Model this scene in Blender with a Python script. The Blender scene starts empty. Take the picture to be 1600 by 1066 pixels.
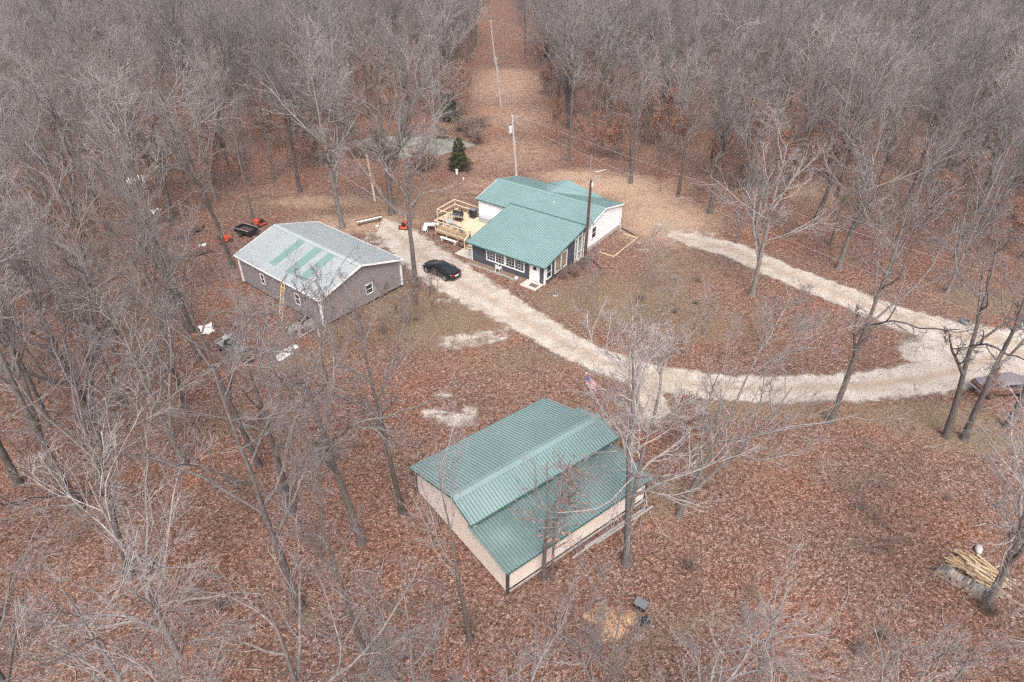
import bpy, math, random
import numpy as np
from mathutils import Matrix, Vector
R = math.radians
rnd = random.Random(7)
S = bpy.context.scene
C = S.collection

# ------------------------------------------------------------------ camera, sky, sun, exposure
CAM_H, CAM_P, CAM_F = 36.0, R(35.0), 1067.0          # metres, pitch below the horizon, focal length in photo pixels
cd = bpy.data.cameras.new('camera'); cam = bpy.data.objects.new('camera', cd); C.objects.link(cam)
cam.location = (0, 0, CAM_H); cam.rotation_euler = (R(90) - CAM_P, 0, 0)
cd.sensor_width = 36; cd.lens = 36 * CAM_F / 1600; cd.clip_end = 6000; cd.clip_start = .5
S.camera = cam
W = bpy.data.worlds.new('World'); S.world = W; W.use_nodes = True
wn = W.node_tree.nodes; wl = W.node_tree.links; wn.clear()
SUN_EL, SUN_AZ = R(55), R(176)                        # azimuth clockwise from +Y: behind the camera, to the right
sky = wn.new('ShaderNodeTexSky'); sky.sky_type = 'NISHITA'; sky.sun_disc = False
sky.sun_elevation = SUN_EL; sky.sun_rotation = SUN_AZ; sky.air_density = 1.0; sky.dust_density = 6.0; sky.ozone_density = .6
hs = wn.new('ShaderNodeHueSaturation'); hs.inputs['Saturation'].default_value = .45
bg = wn.new('ShaderNodeBackground'); bg.inputs['Strength'].default_value = .15
wo = wn.new('ShaderNodeOutputWorld')
wl.new(sky.outputs[0], hs.inputs['Color']); wl.new(hs.outputs[0], bg.inputs[0]); wl.new(bg.outputs[0], wo.inputs[0])
sd = bpy.data.lights.new('sun', 'SUN'); sun = bpy.data.objects.new('sun', sd); C.objects.link(sun)
sd.energy = 1.2; sd.angle = R(28); sd.color = (1, .985, .965)
_d = Vector((math.sin(SUN_AZ) * math.cos(SUN_EL), math.cos(SUN_AZ) * math.cos(SUN_EL), math.sin(SUN_EL)))
sun.rotation_euler = _d.to_track_quat('Z', 'Y').to_euler(); sun.location = (0, 0, 80)
vs = S.view_settings; vs.view_transform = 'Standard'; vs.look = 'None'; vs.gamma = 1; vs.exposure = 0.76
S.cycles.max_bounces = 5; S.cycles.diffuse_bounces = 3; S.cycles.glossy_bounces = 2; S.cycles.transparent_max_bounces = 8
S.cycles.transmission_bounces = 3; S.cycles.use_denoising = False; S.cycles.filter_width = 1.3

# ------------------------------------------------------------------ helpers
def sm(a, b, x):
    t = np.clip((np.asarray(x, float) - a) / (b - a), 0, 1); return t * t * (3 - 2 * t)
def gz(x, y):                                         # ground height: flat yard, a dip beyond the crest of the cut
    return -3.6 * sm(157, 171, y) * (1 - sm(186, 235, y))
def P(px, py, z=0.0):                                 # photo pixel -> point at height z
    x = (px - 800) / CAM_F; y = -(py - 533) / CAM_F
    d = (x, math.cos(CAM_P) + y * math.sin(CAM_P), -math.sin(CAM_P) + y * math.cos(CAM_P))
    t = (z - CAM_H) / d[2]; return (d[0] * t, d[1] * t, z)
def to_px(X, Y, Z=0.0):
    X = np.asarray(X, float); Y = np.asarray(Y, float)
    d = Y * math.cos(CAM_P) - (Z - CAM_H) * math.sin(CAM_P); u = Y * math.sin(CAM_P) + (Z - CAM_H) * math.cos(CAM_P)
    return 800 + CAM_F * X / d, 533 - CAM_F * u / d

class MB:
    def __init__(s, M=None): s.v = []; s.f = []; s.M = M
    def add(s, vs_, fs):
        n = len(s.v)
        s.v += [tuple(s.M @ Vector(q)) if s.M else tuple(q) for q in vs_]
        s.f += [tuple(i + n for i in f) for f in fs]
    BF = [(0, 3, 2, 1), (4, 5, 6, 7), (0, 1, 5, 4), (1, 2, 6, 5), (2, 3, 7, 6), (3, 0, 4, 7)]
    def box(s, x0, x1, y0, y1, z0, z1):
        s.add([(x0, y0, z0), (x1, y0, z0), (x1, y1, z0), (x0, y1, z0), (x0, y0, z1), (x1, y0, z1), (x1, y1, z1), (x0, y1, z1)], MB.BF)
    def hexa(s, pts): s.add(pts, MB.BF)
    def beam(s, a, b, w, h=None, up=(0, 0, 1)):       # rectangular bar from a to b
        h = h or w; a = Vector(a); b = Vector(b); d = (b - a).normalized(); u = Vector(up)
        if abs(d.dot(u)) > .98: u = Vector((1, 0, 0))
        r = d.cross(u).normalized() * w / 2; u = r.cross(d).normalized() * h / 2
        s.hexa([a - r - u, a + r - u, b + r - u, b - r - u, a - r + u, a + r + u, b + r + u, b - r + u])
    def tube(s, pts, rad, n=8, cap=True):
        pts = [Vector(p) for p in pts]; vs_ = []; fs = []
        rad = rad if hasattr(rad, '__len__') else [rad] * len(pts)
        for i, p in enumerate(pts):
            t = (pts[min(i + 1, len(pts) - 1)] - pts[max(i - 1, 0)]).normalized()
            ref = Vector((0, 0, 1)) if abs(t.z) < .9 else Vector((1, 0, 0))
            a = t.cross(ref).normalized(); b = t.cross(a)
            for k in range(n):
                q = 2 * math.pi * k / n; vs_.append(p + (a * math.cos(q) + b * math.sin(q)) * rad[i])
        for i in range(len(pts) - 1):
            for k in range(n):
                fs.append((i * n + k, i * n + (k + 1) % n, (i + 1) * n + (k + 1) % n, (i + 1) * n + k))
        if cap: fs += [tuple(range(n))[::-1], tuple((len(pts) - 1) * n + k for k in range(n))]
        s.add(vs_, fs)
    def prism(s, poly, ext):                          # poly: 3-D points, ext: extrusion vector
        n = len(poly); e = Vector(ext); a = [Vector(p) for p in poly]
        s.add(a + [p + e for p in a], [tuple(range(n))[::-1], tuple(range(n, 2 * n))] + [(i, (i + 1) % n, n + (i + 1) % n, n + i) for i in range(n)])
    def wbox(s, pl, s0, s1, z0, z1, o0, o1):          # box in wall coordinates (along, up, out)
        s.hexa([pl(s0, z0, o0), pl(s1, z0, o0), pl(s1, z0, o1), pl(s0, z0, o1), pl(s0, z1, o0), pl(s1, z1, o0), pl(s1, z1, o1), pl(s0, z1, o1)])
    def blob(s, c, r, seed=0, n=10, m=6, jag=.15):
        rr = random.Random(seed); vs_ = []; fs = []
        for i in range(m + 1):
            th = math.pi * i / m
            for k in range(n):
                ph = 2 * math.pi * k / n; j = 1 + rr.uniform(-jag, jag)
                vs_.append((c[0] + r[0] * math.sin(th) * math.cos(ph) * j, c[1] + r[1] * math.sin(th) * math.sin(ph) * j, c[2] + r[2] * math.cos(th) * j))
        for i in range(m):
            for k in range(n): fs.append((i * n + k, (i + 1) * n + k, (i + 1) * n + (k + 1) % n, i * n + (k + 1) % n))
        s.add(vs_, fs)
    def build(s, name, m, parent=None, smooth=False, bevel=0):
        me = bpy.data.meshes.new(name); me.from_pydata(s.v, [], s.f); me.update()
        me.materials.append(m)
        if smooth: me.shade_smooth()
        o = bpy.data.objects.new(name, me); C.objects.link(o)
        if parent: o.parent = parent
        if bevel:
            b = o.modifiers.new('bevel', 'BEVEL'); b.width = bevel; b.segments = 2; b.limit_method = 'ANGLE'
        return o

def tag(o, label=None, cat=None, group=None, kind=None):
    for k, v in (('label', label), ('category', cat), ('group', group), ('kind', kind)):
        if v: o[k] = v
    return o
def thing(name, label, cat, loc=(0, 0, 0), rz=0.0, group=None):
    o = bpy.data.objects.new(name, None); C.objects.link(o); o.empty_display_size = .3
    o.location = loc; o.rotation_euler = (0, 0, rz); tag(o, label, cat, group); return o
def copy_tree(o, parent=None):
    c = o.copy(); C.objects.link(c); c.parent = parent
    for ch in list(o.children): copy_tree(ch, c)
    return c

# ------------------------------------------------------------------ materials
def nodes(name):
    m = bpy.data.materials.new(name); m.use_nodes = True; nt = m.node_tree
    return m, nt, nt.nodes['Principled BSDF']
def N(nt, t, **kw):
    n = nt.nodes.new(t)
    for k, v in kw.items(): setattr(n, k, v)
    return n
def ramp(nt, fac, stops):
    r = N(nt, 'ShaderNodeValToRGB'); el = r.color_ramp.elements
    while len(el) < len(stops): el.new(.5)
    for e, (p, c) in zip(el, stops): e.position = p; e.color = (*c, 1)
    nt.links.new(fac, r.inputs[0]); return r.outputs[0]
def noise(nt, co, scale, detail=4, rough=.55):
    n = N(nt, 'ShaderNodeTexNoise'); n.inputs['Scale'].default_value = scale; n.inputs['Detail'].default_value = detail; n.inputs['Roughness'].default_value = rough
    nt.links.new(co, n.inputs['Vector']); return n
def mixc(nt, fac, a, b, mode='MIX'):
    m = N(nt, 'ShaderNodeMix', data_type='RGBA', blend_type=mode)
    for i, q in ((0, fac), (6, a), (7, b)):
        if hasattr(q, 'is_output'): nt.links.new(q, m.inputs[i])
        elif i == 0: m.inputs[0].default_value = q
        else: m.inputs[i].default_value = (*q, 1)
    return m.outputs[2]
def math_(nt, op, a, b=None, clamp=False):
    m = N(nt, 'ShaderNodeMath', operation=op, use_clamp=clamp)
    for i, q in ((0, a), (1, b)):
        if q is None: continue
        if hasattr(q, 'is_output'): nt.links.new(q, m.inputs[i])
        else: m.inputs[i].default_value = q
    return m.outputs[0]
def simple(name, col, rough=.7, var=.25, scale=3.0, metal=0, bump=0, bscale=30, dirt=None, dirt_amt=.5, spec=None, stretch=None):
    m, nt, b = nodes(name)
    tc = N(nt, 'ShaderNodeTexCoord').outputs['Object']
    if stretch:
        mp = N(nt, 'ShaderNodeMapping'); mp.inputs['Scale'].default_value = stretch; nt.links.new(tc, mp.inputs[0]); tc = mp.outputs[0]
    n = noise(nt, tc, scale, 5)
    c = ramp(nt, n.outputs[0], [(.3, tuple(x * (1 - var) for x in col)), (.7, tuple(min(1, x * (1 + var)) for x in col))])
    if dirt:
        n2 = noise(nt, tc, scale * .45, 6, .7)
        f = ramp(nt, n2.outputs[0], [(.52, (0, 0, 0)), (.72, (dirt_amt,) * 3)])
        c = mixc(nt, f, c, dirt)
    nt.links.new(c, b.inputs['Base Color']); b.inputs['Roughness'].default_value = rough; b.inputs['Metallic'].default_value = metal
    if spec is not None: b.inputs['Specular IOR Level'].default_value = spec
    if bump:
        n3 = noise(nt, tc, bscale, 3); bp_ = N(nt, 'ShaderNodeBump'); bp_.inputs['Strength'].default_value = bump; bp_.inputs['Distance'].default_value = .02
        nt.links.new(n3.outputs[0], bp_.inputs['Height']); nt.links.new(bp_.outputs[0], b.inputs['Normal'])
    return m

M = {}
M['green_roof'] = simple('green_metal_roof', (.190, .288, .288), .40, .05, .5, .0, dirt=(.24, .33, .33), dirt_amt=.3, spec=.5)
M['green_barn'] = simple('weathered_green_roof', (.205, .290, .288), .42, .08, .35, .0, dirt=(.28, .35, .352), dirt_amt=.45)
M['green_rib'] = simple('green_rib_shade', (.118, .190, .186), .5, .12, 1.5)  # darker than the sheet: shade beside the ribs put into their colour
M['grey_rib'] = simple('grey_rib_shade', (.20, .22, .225), .5, .12, 1.5)  # same painted rib shade for the grey sheets
M['green_leanto'] = simple('stained_green_roof', (.150, .215, .210), .5, .16, .6, .0, dirt=(.22, .27, .265), dirt_amt=.6)
M['barn_rib'] = simple('barn_rib_shade', (.095, .148, .143), .5, .15, 1.0)  # barn ribs darkened so their shade lines show as colour
M['green_trim'] = simple('green_trim', (.055, .13, .115), .5, .1)
M['grey_roof'] = simple('galvanised_roof', (.37, .405, .415), .42, .06, .5, .1, dirt=(.30, .33, .34), dirt_amt=.5)
M['grey_green'] = simple('green_panel', (.16, .262, .235), .45, .08, 1.0)
M['white_siding'] = simple('white_siding', (.83, .84, .87), .55, .02, 1.5)
M['white'] = simple('white_trim', (.78, .78, .78), .5, .04)
M['charcoal'] = simple('charcoal_siding', (.070, .073, .092), .6, .1)
M['grey_siding'] = simple('grey_siding', (.235, .205, .215), .65, .07, 1.2)
M['beige_siding'] = simple('beige_siding', (.68, .585, .52), .65, .06, 1.0, dirt=(.50, .42, .36), dirt_amt=.3)
M['concrete'] = simple('concrete', (.50, .44, .39), .9, .15, 4, bump=.2)
M['skirt'] = simple('foundation', (.42, .37, .33), .9, .15, 3)
M['glass'] = simple('window_glass', (.035, .04, .045), .08, .2, 1, spec=.7)
M['curtain_glass'] = simple('curtained_glass', (.30, .24, .17), .15, .35, 2.2, spec=.6)
M['pine'] = simple('new_pine', (.60, .475, .335), .7, .14, 3, stretch=(1, 8, 8))
M['pine_dark'] = simple('stained_pine', (.42, .25, .13), .7, .2, 3)
M['grey_wood'] = simple('weathered_wood', (.33, .30, .29), .85, .25, 4, stretch=(1, 6, 6))
M['dark_wood'] = simple('dark_wood', (.07, .05, .045), .9, .35, 4)
M['pole_grey'] = simple('grey_pole', (.40, .37, .37), .85, .15, 3, stretch=(4, 4, .5))
M['pole_brown'] = simple('creosote_pole', (.10, .055, .04), .85, .3, 3, stretch=(4, 4, .5))
M['steel'] = simple('galvanised_steel', (.50, .50, .51), .4, .1, 4, .5)
M['black'] = simple('black_paint', (.018, .018, .02), .4, .3)
M['rubber'] = simple('tyre_rubber', (.022, .022, .023), .85, .3)
M['carpaint'] = simple('black_car_paint', (.010, .011, .014), .16, .1, spec=.6)
M['carglass'] = simple('car_glass', (.012, .014, .017), .05, .1, spec=.8)
M['rim'] = simple('alloy_rim', (.35, .35, .36), .3, .1, 3, .8)
M['redlight'] = simple('tail_light', (.35, .015, .02), .2, .1)
M['headlight'] = simple('head_light', (.55, .56, .58), .12, .1)
M['red'] = simple('red_machine_paint', (.55, .085, .045), .5, .25, 6, dirt=(.25, .08, .05))
M['grey_plastic'] = simple('grey_plastic', (.36, .37, .38), .6, .1)
M['rust'] = simple('rusty_steel', (.135, .068, .052), .85, .4, 5, dirt=(.07, .045, .04))
M['faded'] = simple('faded_lilac_paint', (.19, .165, .185), .65, .18, 2, dirt=(.17, .10, .085), dirt_amt=.55)
M['teal'] = simple('teal_plastic', (.28, .42, .42), .5, .1)
M['yellow'] = simple('yellow_fibreglass', (.60, .44, .16), .6, .12, 4)
M['stone'] = simple('pale_stone', (.56, .51, .50), .9, .2, 6, bump=.4)
M['panel'] = simple('white_sheet', (.72, .66, .62), .75, .1, 2, dirt=(.45, .36, .30), dirt_amt=.5)
M['split'] = simple('split_wood', (.46, .35, .235), .8, .3, 5)
M['log_bark'] = simple('log_bark', (.17, .14, .13), .95, .35, 8, bump=.5)
M['log_end'] = simple('log_end', (.36, .29, .24), .9, .25, 8)
M['sawdust'] = simple('sawdust', (.44, .27, .15), .95, .4, 14, bump=.8, bscale=22, dirt=(.26, .12, .075), dirt_amt=.95)
M['blanket'] = simple('dark_mat', (.12, .10, .085), .95, .2)
M['meter'] = simple('meter_grey', (.16, .17, .18), .5, .1)
M['soil'] = simple('dark_soil', (.20, .13, .095), .95, .3, 5, bump=.5)
M['wire'] = simple('bare_wire', (.42, .34, .32), .5, .1)
M['transformer'] = simple('transformer_grey', (.55, .57, .58), .45, .06)

def ground_material():
    m, nt, b = nodes('ground_cover'); L = nt.links
    pos = N(nt, 'ShaderNodeNewGeometry').outputs['Position']
    def attr(n): a = N(nt, 'ShaderNodeAttribute'); a.attribute_name = n; return a.outputs['Fac']
    warp = noise(nt, pos, 6, 2)
    wv = N(nt, 'ShaderNodeVectorMath', operation='SCALE'); wv.inputs['Scale'].default_value = .10; L.new(warp.outputs['Color'], wv.inputs[0])
    ad = N(nt, 'ShaderNodeVectorMath', operation='ADD'); L.new(pos, ad.inputs[0]); L.new(wv.outputs[0], ad.inputs[1]); wp = ad.outputs[0]
    def vor(scale):
        v = N(nt, 'ShaderNodeTexVoronoi'); v.inputs['Scale'].default_value = scale; L.new(wp, v.inputs['Vector']); return v
    def chan(v):
        s = N(nt, 'ShaderNodeSeparateColor'); L.new(v.outputs['Color'], s.inputs[0]); return s.outputs[0]
    v1, v2 = vor(12.5), vor(6.5)
    leaf = [(0, (.045, .027, .022)), (.15, (.098, .049, .036)), (.36, (.175, .086, .062)), (.60, (.240, .127, .094)), (.82, (.320, .192, .150)), (1, (.58, .44, .37))]
    c1 = ramp(nt, chan(v1), leaf); c2 = ramp(nt, chan(v2), leaf)
    big = noise(nt, pos, .16, 5, .6)
    med = noise(nt, pos, .9, 4, .6)
    lit = mixc(nt, .34, c1, c2); lit = mixc(nt, .05, lit, (.22, .13, .105))
    # rust where leaves lie thick, greyer where they are old
    tint = ramp(nt, big.outputs[0], [(.30, (1.16, .92, .80)), (.46, (1.04, 1.0, .99)), (.60, (.95, .98, 1.02)), (.72, (.82, .88, .90))])
    lit = mixc(nt, 1.0, lit, tint, 'MULTIPLY')
    soil = ramp(nt, noise(nt, pos, 3.0, 5, .65).outputs[0], [(.33, (.52, .53, .49)), (.50, (.92, .92, .90)), (.66, (1.16, 1.12, 1.10))])
    lit = mixc(nt, .85, lit, soil, 'MULTIPLY')
    # thin grass and moss
    gn = noise(nt, pos, 5.0, 6, .7); gf = noise(nt, pos, 22.0, 2)
    gcol = ramp(nt, gn.outputs[0], [(.32, (.10, .082, .050)), (.47, (.205, .160, .098)), (.60, (.30, .225, .145)), (.72, (.42, .32, .215))])
    gcol = mixc(nt, .45, gcol, ramp(nt, gf.outputs[0], [(.3, (.08, .06, .045)), (.7, (.42, .32, .23))]))
    grass = attr('grass'); ga = math_(nt, 'ADD', math_(nt, 'MULTIPLY', grass, 1.5), math_(nt, 'MULTIPLY', math_(nt, 'SUBTRACT', med.outputs[0], .62), 1.9))
    gfac = math_(nt, 'MULTIPLY', math_(nt, 'ADD', ga, math_(nt, 'MULTIPLY', math_(nt, 'SUBTRACT', noise(nt, pos, 2.6, 6, .75).outputs[0], .50), 2.6)), 1.2, True)
    leafy = math_(nt, 'LESS_THAN', chan(v1), .42)         # loose leaves lying on the grass
    gfac2 = math_(nt, 'MULTIPLY', gfac, math_(nt, 'SUBTRACT', 1.0, math_(nt, 'MULTIPLY', leafy, .6)))
    col = mixc(nt, math_(nt, 'MULTIPLY', gfac2, .92), lit, gcol)
    # dry tan grass
    tan = attr('tan'); tcol = ramp(nt, gn.outputs[0], [(.3, (.33, .212, .148)), (.5, (.46, .315, .222)), (.7, (.60, .44, .32))])
    tf = math_(nt, 'ADD', math_(nt, 'MULTIPLY', tan, 1.4), math_(nt, 'MULTIPLY', math_(nt, 'SUBTRACT', med.outputs[0], .6), 1.6), True)
    tf = math_(nt, 'MULTIPLY', math_(nt, 'MULTIPLY', tf, math_(nt, 'MINIMUM', math_(nt, 'MULTIPLY', tan, 3), 1.0)), .85)
    col = mixc(nt, tf, col, tcol)
    # gravel and bare pale soil
    g = attr('gravel'); fine = noise(nt, pos, 14, 5, .75)
    ge = math_(nt, 'ADD', math_(nt, 'MULTIPLY', g, 2.6), math_(nt, 'MULTIPLY', math_(nt, 'SUBTRACT', math_(nt, 'ADD', math_(nt, 'MULTIPLY', med.outputs[0], .6), math_(nt, 'MULTIPLY', fine.outputs[0], .55)), .92), 3.2))
    gr = N(nt, 'ShaderNodeMapRange', interpolation_type='SMOOTHSTEP'); gr.inputs[1].default_value = .15; gr.inputs[2].default_value = .62
    L.new(ge, gr.inputs[0]); gfac = math_(nt, 'MULTIPLY', gr.outputs[0], math_(nt, 'MULTIPLY', g, 8, True))
    v3 = vor(16)
    gc = ramp(nt, fine.outputs[0], [(.30, (.33, .27, .218)), (.50, (.50, .440, .385)), (.70, (.62, .565, .515))])
    gc = mixc(nt, .35, gc, ramp(nt, chan(v3), [(0, (.33, .26, .20)), (.4, (.48, .423, .37)), (1, (.68, .635, .585))]))
    gc = mixc(nt, .9, gc, ramp(nt, noise(nt, pos, .55, 6, .7).outputs[0], [(.33, (.60, .56, .52)), (.50, (.86, .84, .82)), (.66, (1.0, 1.0, 1.0))]), 'MULTIPLY')
    fleck = math_(nt, 'MULTIPLY', math_(nt, 'LESS_THAN', chan(vor(8.3)), .07), .6)
    gc = mixc(nt, fleck, gc, c1)
    trk = attr('track'); gc = mixc(nt, math_(nt, 'MULTIPLY', math_(nt, 'MULTIPLY', trk, med.outputs[0]), 1.5, True), gc, (.34, .25, .185))
    col = mixc(nt, gfac, col, gc)
    L.new(col, b.inputs['Base Color']); b.inputs['Roughness'].default_value = .95; b.inputs['Specular IOR Level'].default_value = .15
    h = math_(nt, 'ADD', chan(v1), math_(nt, 'MULTIPLY', v1.outputs['Distance'], 1.5))
    h = math_(nt, 'MULTIPLY', h, math_(nt, 'SUBTRACT', 1.0, math_(nt, 'MULTIPLY', gfac, .75)))
    bp_ = N(nt, 'ShaderNodeBump'); bp_.inputs['Strength'].default_value = .8; bp_.inputs['Distance'].default_value = .05
    L.new(h, bp_.inputs['Height']); L.new(bp_.outputs[0], b.inputs['Normal'])
    return m
M['ground'] = ground_material()

def bark_material(name, dark, mid, pale):
    m, nt, b = nodes(name); L = nt.links
    a = N(nt, 'ShaderNodeAttribute'); a.attribute_name = 'tone'
    tc = N(nt, 'ShaderNodeTexCoord').outputs['Object']
    oi = N(nt, 'ShaderNodeObjectInfo').outputs['Random']
    c = ramp(nt, a.outputs['Fac'], [(0, dark), (.5, mid), (1, pale)])
    mp = N(nt, 'ShaderNodeMapping'); mp.inputs['Scale'].default_value = (1, 1, .35); L.new(tc, mp.inputs[0])
    n = noise(nt, mp.outputs[0], 7, 5, .7)
    c = mixc(nt, 1.0, c, ramp(nt, n.outputs[0], [(.32, (.62, .60, .58)), (.52, (1, 1, 1)), (.70, (1.55, 1.55, 1.5))]), 'MULTIPLY')
    c = mixc(nt, 1.0, c, ramp(nt, oi, [(0, (.74, .74, .76)), (.5, (1, .98, .97)), (1, (1.22, 1.19, 1.17))]), 'MULTIPLY')
    L.new(c, b.inputs['Base Color']); b.inputs['Roughness'].default_value = .95; b.inputs['Specular IOR Level'].default_value = .1
    return m
M['bark'] = bark_material('tree_bark', (.112, .098, .093), (.205, .181, .177), (.238, .210, .211))
M['bark_pale'] = bark_material('pale_tree_bark', (.170, .154, .147), (.275, .250, .245), (.300, .271, .270))
M['brush'] = bark_material('brush_twigs', (.10, .075, .06), (.20, .155, .125), (.27, .205, .17))
def leaf_material(name, cols):
    m, nt, b = nodes(name); gi = N(nt, 'ShaderNodeNewGeometry').outputs['Random Per Island']
    nt.links.new(ramp(nt, gi, [(i / (len(cols) - 1), c) for i, c in enumerate(cols)]), b.inputs['Base Color'])
    b.inputs['Roughness'].default_value = .8; b.inputs['Specular IOR Level'].default_value = .2
    return m
M['oak_leaf'] = leaf_material('dry_oak_leaf', [(.16, .062, .038), (.27, .11, .065), (.36, .17, .105), (.42, .23, .15)])
M['cedar'] = leaf_material('cedar_needles', [(.030, .038, .020), (.050, .058, .028), (.085, .085, .042), (.13, .105, .055)])
def water_material():
    m, nt, b = nodes('pond_water'); pos = N(nt, 'ShaderNodeNewGeometry').outputs['Position']
    n = noise(nt, pos, .55, 5, .6)
    nt.links.new(ramp(nt, n.outputs[0], [(.38, (.20, .205, .185)), (.55, (.29, .295, .25)), (.68, (.33, .335, .24))]), b.inputs['Base Color'])
    b.inputs['Roughness'].default_value = .12; b.inputs['Specular IOR Level'].default_value = .6
    return m
M['water'] = water_material()
#@@SETTING
# ------------------------------------------------------------------ ground, driveway, pond
DRIVE = [[(575, 343, 1.6), (615, 362, 2.3), (650, 392, 3.0), (705, 432, 3.2), (765, 468, 2.7), (830, 505, 2.2), (900, 546, 2.0), (975, 577, 2.0), (1060, 596, 2.0), (1150, 607, 2.0), (1260, 607, 2.0), (1380, 600, 2.1), (1480, 583, 2.6), (1560, 558, 3.2), (1680, 545, 3.4)],
         [(1680, 545, 3), (1560, 532, 2.7), (1450, 511, 2.8), (1380, 487, 2.5), (1300, 455, 2.3), (1220, 424, 2.2), (1150, 393, 2.2), (1100, 379, 2.0), (1055, 368, .9)],
         [(985, 583, 1.2), (1014, 615, 1.3), (1024, 645, 1.1)]]
def smooth_line(pts, n=12):
    a = np.array([(*P(x, y)[:2], w * .86) for x, y, w in pts]); a = np.vstack([2 * a[0] - a[1], a, 2 * a[-1] - a[-2]]); out = []
    for i in range(1, len(a) - 2):
        p0, p1, p2, p3 = a[i - 1:i + 3]
        for t in np.linspace(0, 1, n, endpoint=False):
            out.append(.5 * (2 * p1 + (p2 - p0) * t + (2 * p0 - 5 * p1 + 4 * p2 - p3) * t * t + (3 * p1 - p0 - 3 * p2 + p3) * t ** 3))
    return np.array(out + [a[-2]])
LINES = [smooth_line(d) for d in DRIVE]
def drive_field(X, Y):                                # 1 on the lane, falling to 0 past its edge; and the strips between the wheel tracks
    best = np.full(X.shape, 9.0); trk = np.zeros(X.shape)
    for l in LINES:
        a, b = l[:-1], l[1:]
        for p, q in zip(a, b):
            d = q[:2] - p[:2]; t = np.clip(((X - p[0]) * d[0] + (Y - p[1]) * d[1]) / (d @ d), 0, 1)
            dist = np.hypot(X - p[0] - t * d[0], Y - p[1] - t * d[1]); w = p[2] + t * (q[2] - p[2])
            r = dist / w; m = r < best; best = np.where(m, r, best); trk = np.where(m, np.exp(-(dist / .42) ** 2), trk)
    return np.clip((1.75 - best) / 1.25, 0, 1), trk * (best < 1)
def blobs(X, Y, lst):
    v = np.zeros(X.shape)
    for px, py, rx, ry, s in lst:
        c = P(px, py); v = np.maximum(v, s * np.exp(-(((X - c[0]) / rx) ** 2 + ((Y - c[1]) / ry) ** 2) ** 1.3))
    return v
GRASS = [(985, 470, 9, 6, .75), (900, 470, 5, 4, .8), (1080, 510, 8, 4, .55), (700, 505, 7, 4.5, .8), (640, 480, 5, 4, .8), (560, 520, 5, 3, .6), (820, 560, 7, 3, .45), (1060, 420, 6, 6, .6),
         (1100, 640, 9, 1.5, .75), (1300, 645, 12, 1.2, .7), (1450, 650, 8, 2.0, .75), (600, 330, 12, 6, .5), (450, 320, 9, 4, .45), (860, 640, 6, 2, .4), (1030, 780, 2, 3, .6),
         (465, 962, 1.0, .8, .8), (235, 895, 1.5, 1.0, .55), (1540, 690, 5, 1.5, .8), (1550, 470, 6, 3, .6), (700, 330, 9, 5, .35), (650, 420, 5, 5, .5), (1000, 340, 6, 8, .5), (980, 1010, 3, 1.0, .5), (1100, 970, 4, 1.2, .4), (480, 560, 4, 2, .5), (1150, 720, 8, 2.5, .3)]
TAN = [(960, 290, 9, 4, 1.0), (900, 275, 6, 3, .8), (1040, 345, 7, 7, .9), (1010, 310, 6, 5, .8), (790, 130, 9, 18, .6), (800, 180, 9, 10, .45), (800, 240, 9, 9, .4), (1270, 300, 6, 5, .6), (560, 350, 8, 3, .7), (500, 315, 9, 2.5, .5), (400, 300, 10, 3, .3), (760, 290, 6, 4, .4), (690, 300, 8, 5, .3)]
BARE = [(735, 530, 4.6, 2.3, .66), (775, 522, 3.2, 1.8, .60), (700, 540, 3, 1.8, .54), (715, 656, 2.1, 1.4, .78), (678, 645, 1.6, 1.1, .74), (690, 618, 1.3, .9, .70), (735, 640, 1.3, 1.0, .62), (1010, 650, 3.2, 2.4, .62), (955, 662, 2.0, 1.2, .62), (985, 690, 1.2, 1.2, .55), (1060, 365, 4.5, 3.8, .58), (1010, 385, 3.4, 4, .48), (1120, 382, 3, 2.5, .55), (590, 375, 3.6, 4.5, .58), (645, 370, 3.4, 4, .52), (700, 470, 3, 2.4, .5), (1465, 552, 4.5, 3.0, .95), (1520, 560, 5, 3, .95), (1085, 372, 5, 4, .62), (1040, 352, 4, 4, .55), (1005, 320, 3, 4, .5), (735, 415, 2.8, 3.4, .5), (1040, 640, 2, 2, .5), (590, 345, 5, 3, .5), (985, 360, 3, 3, .45)]

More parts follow.
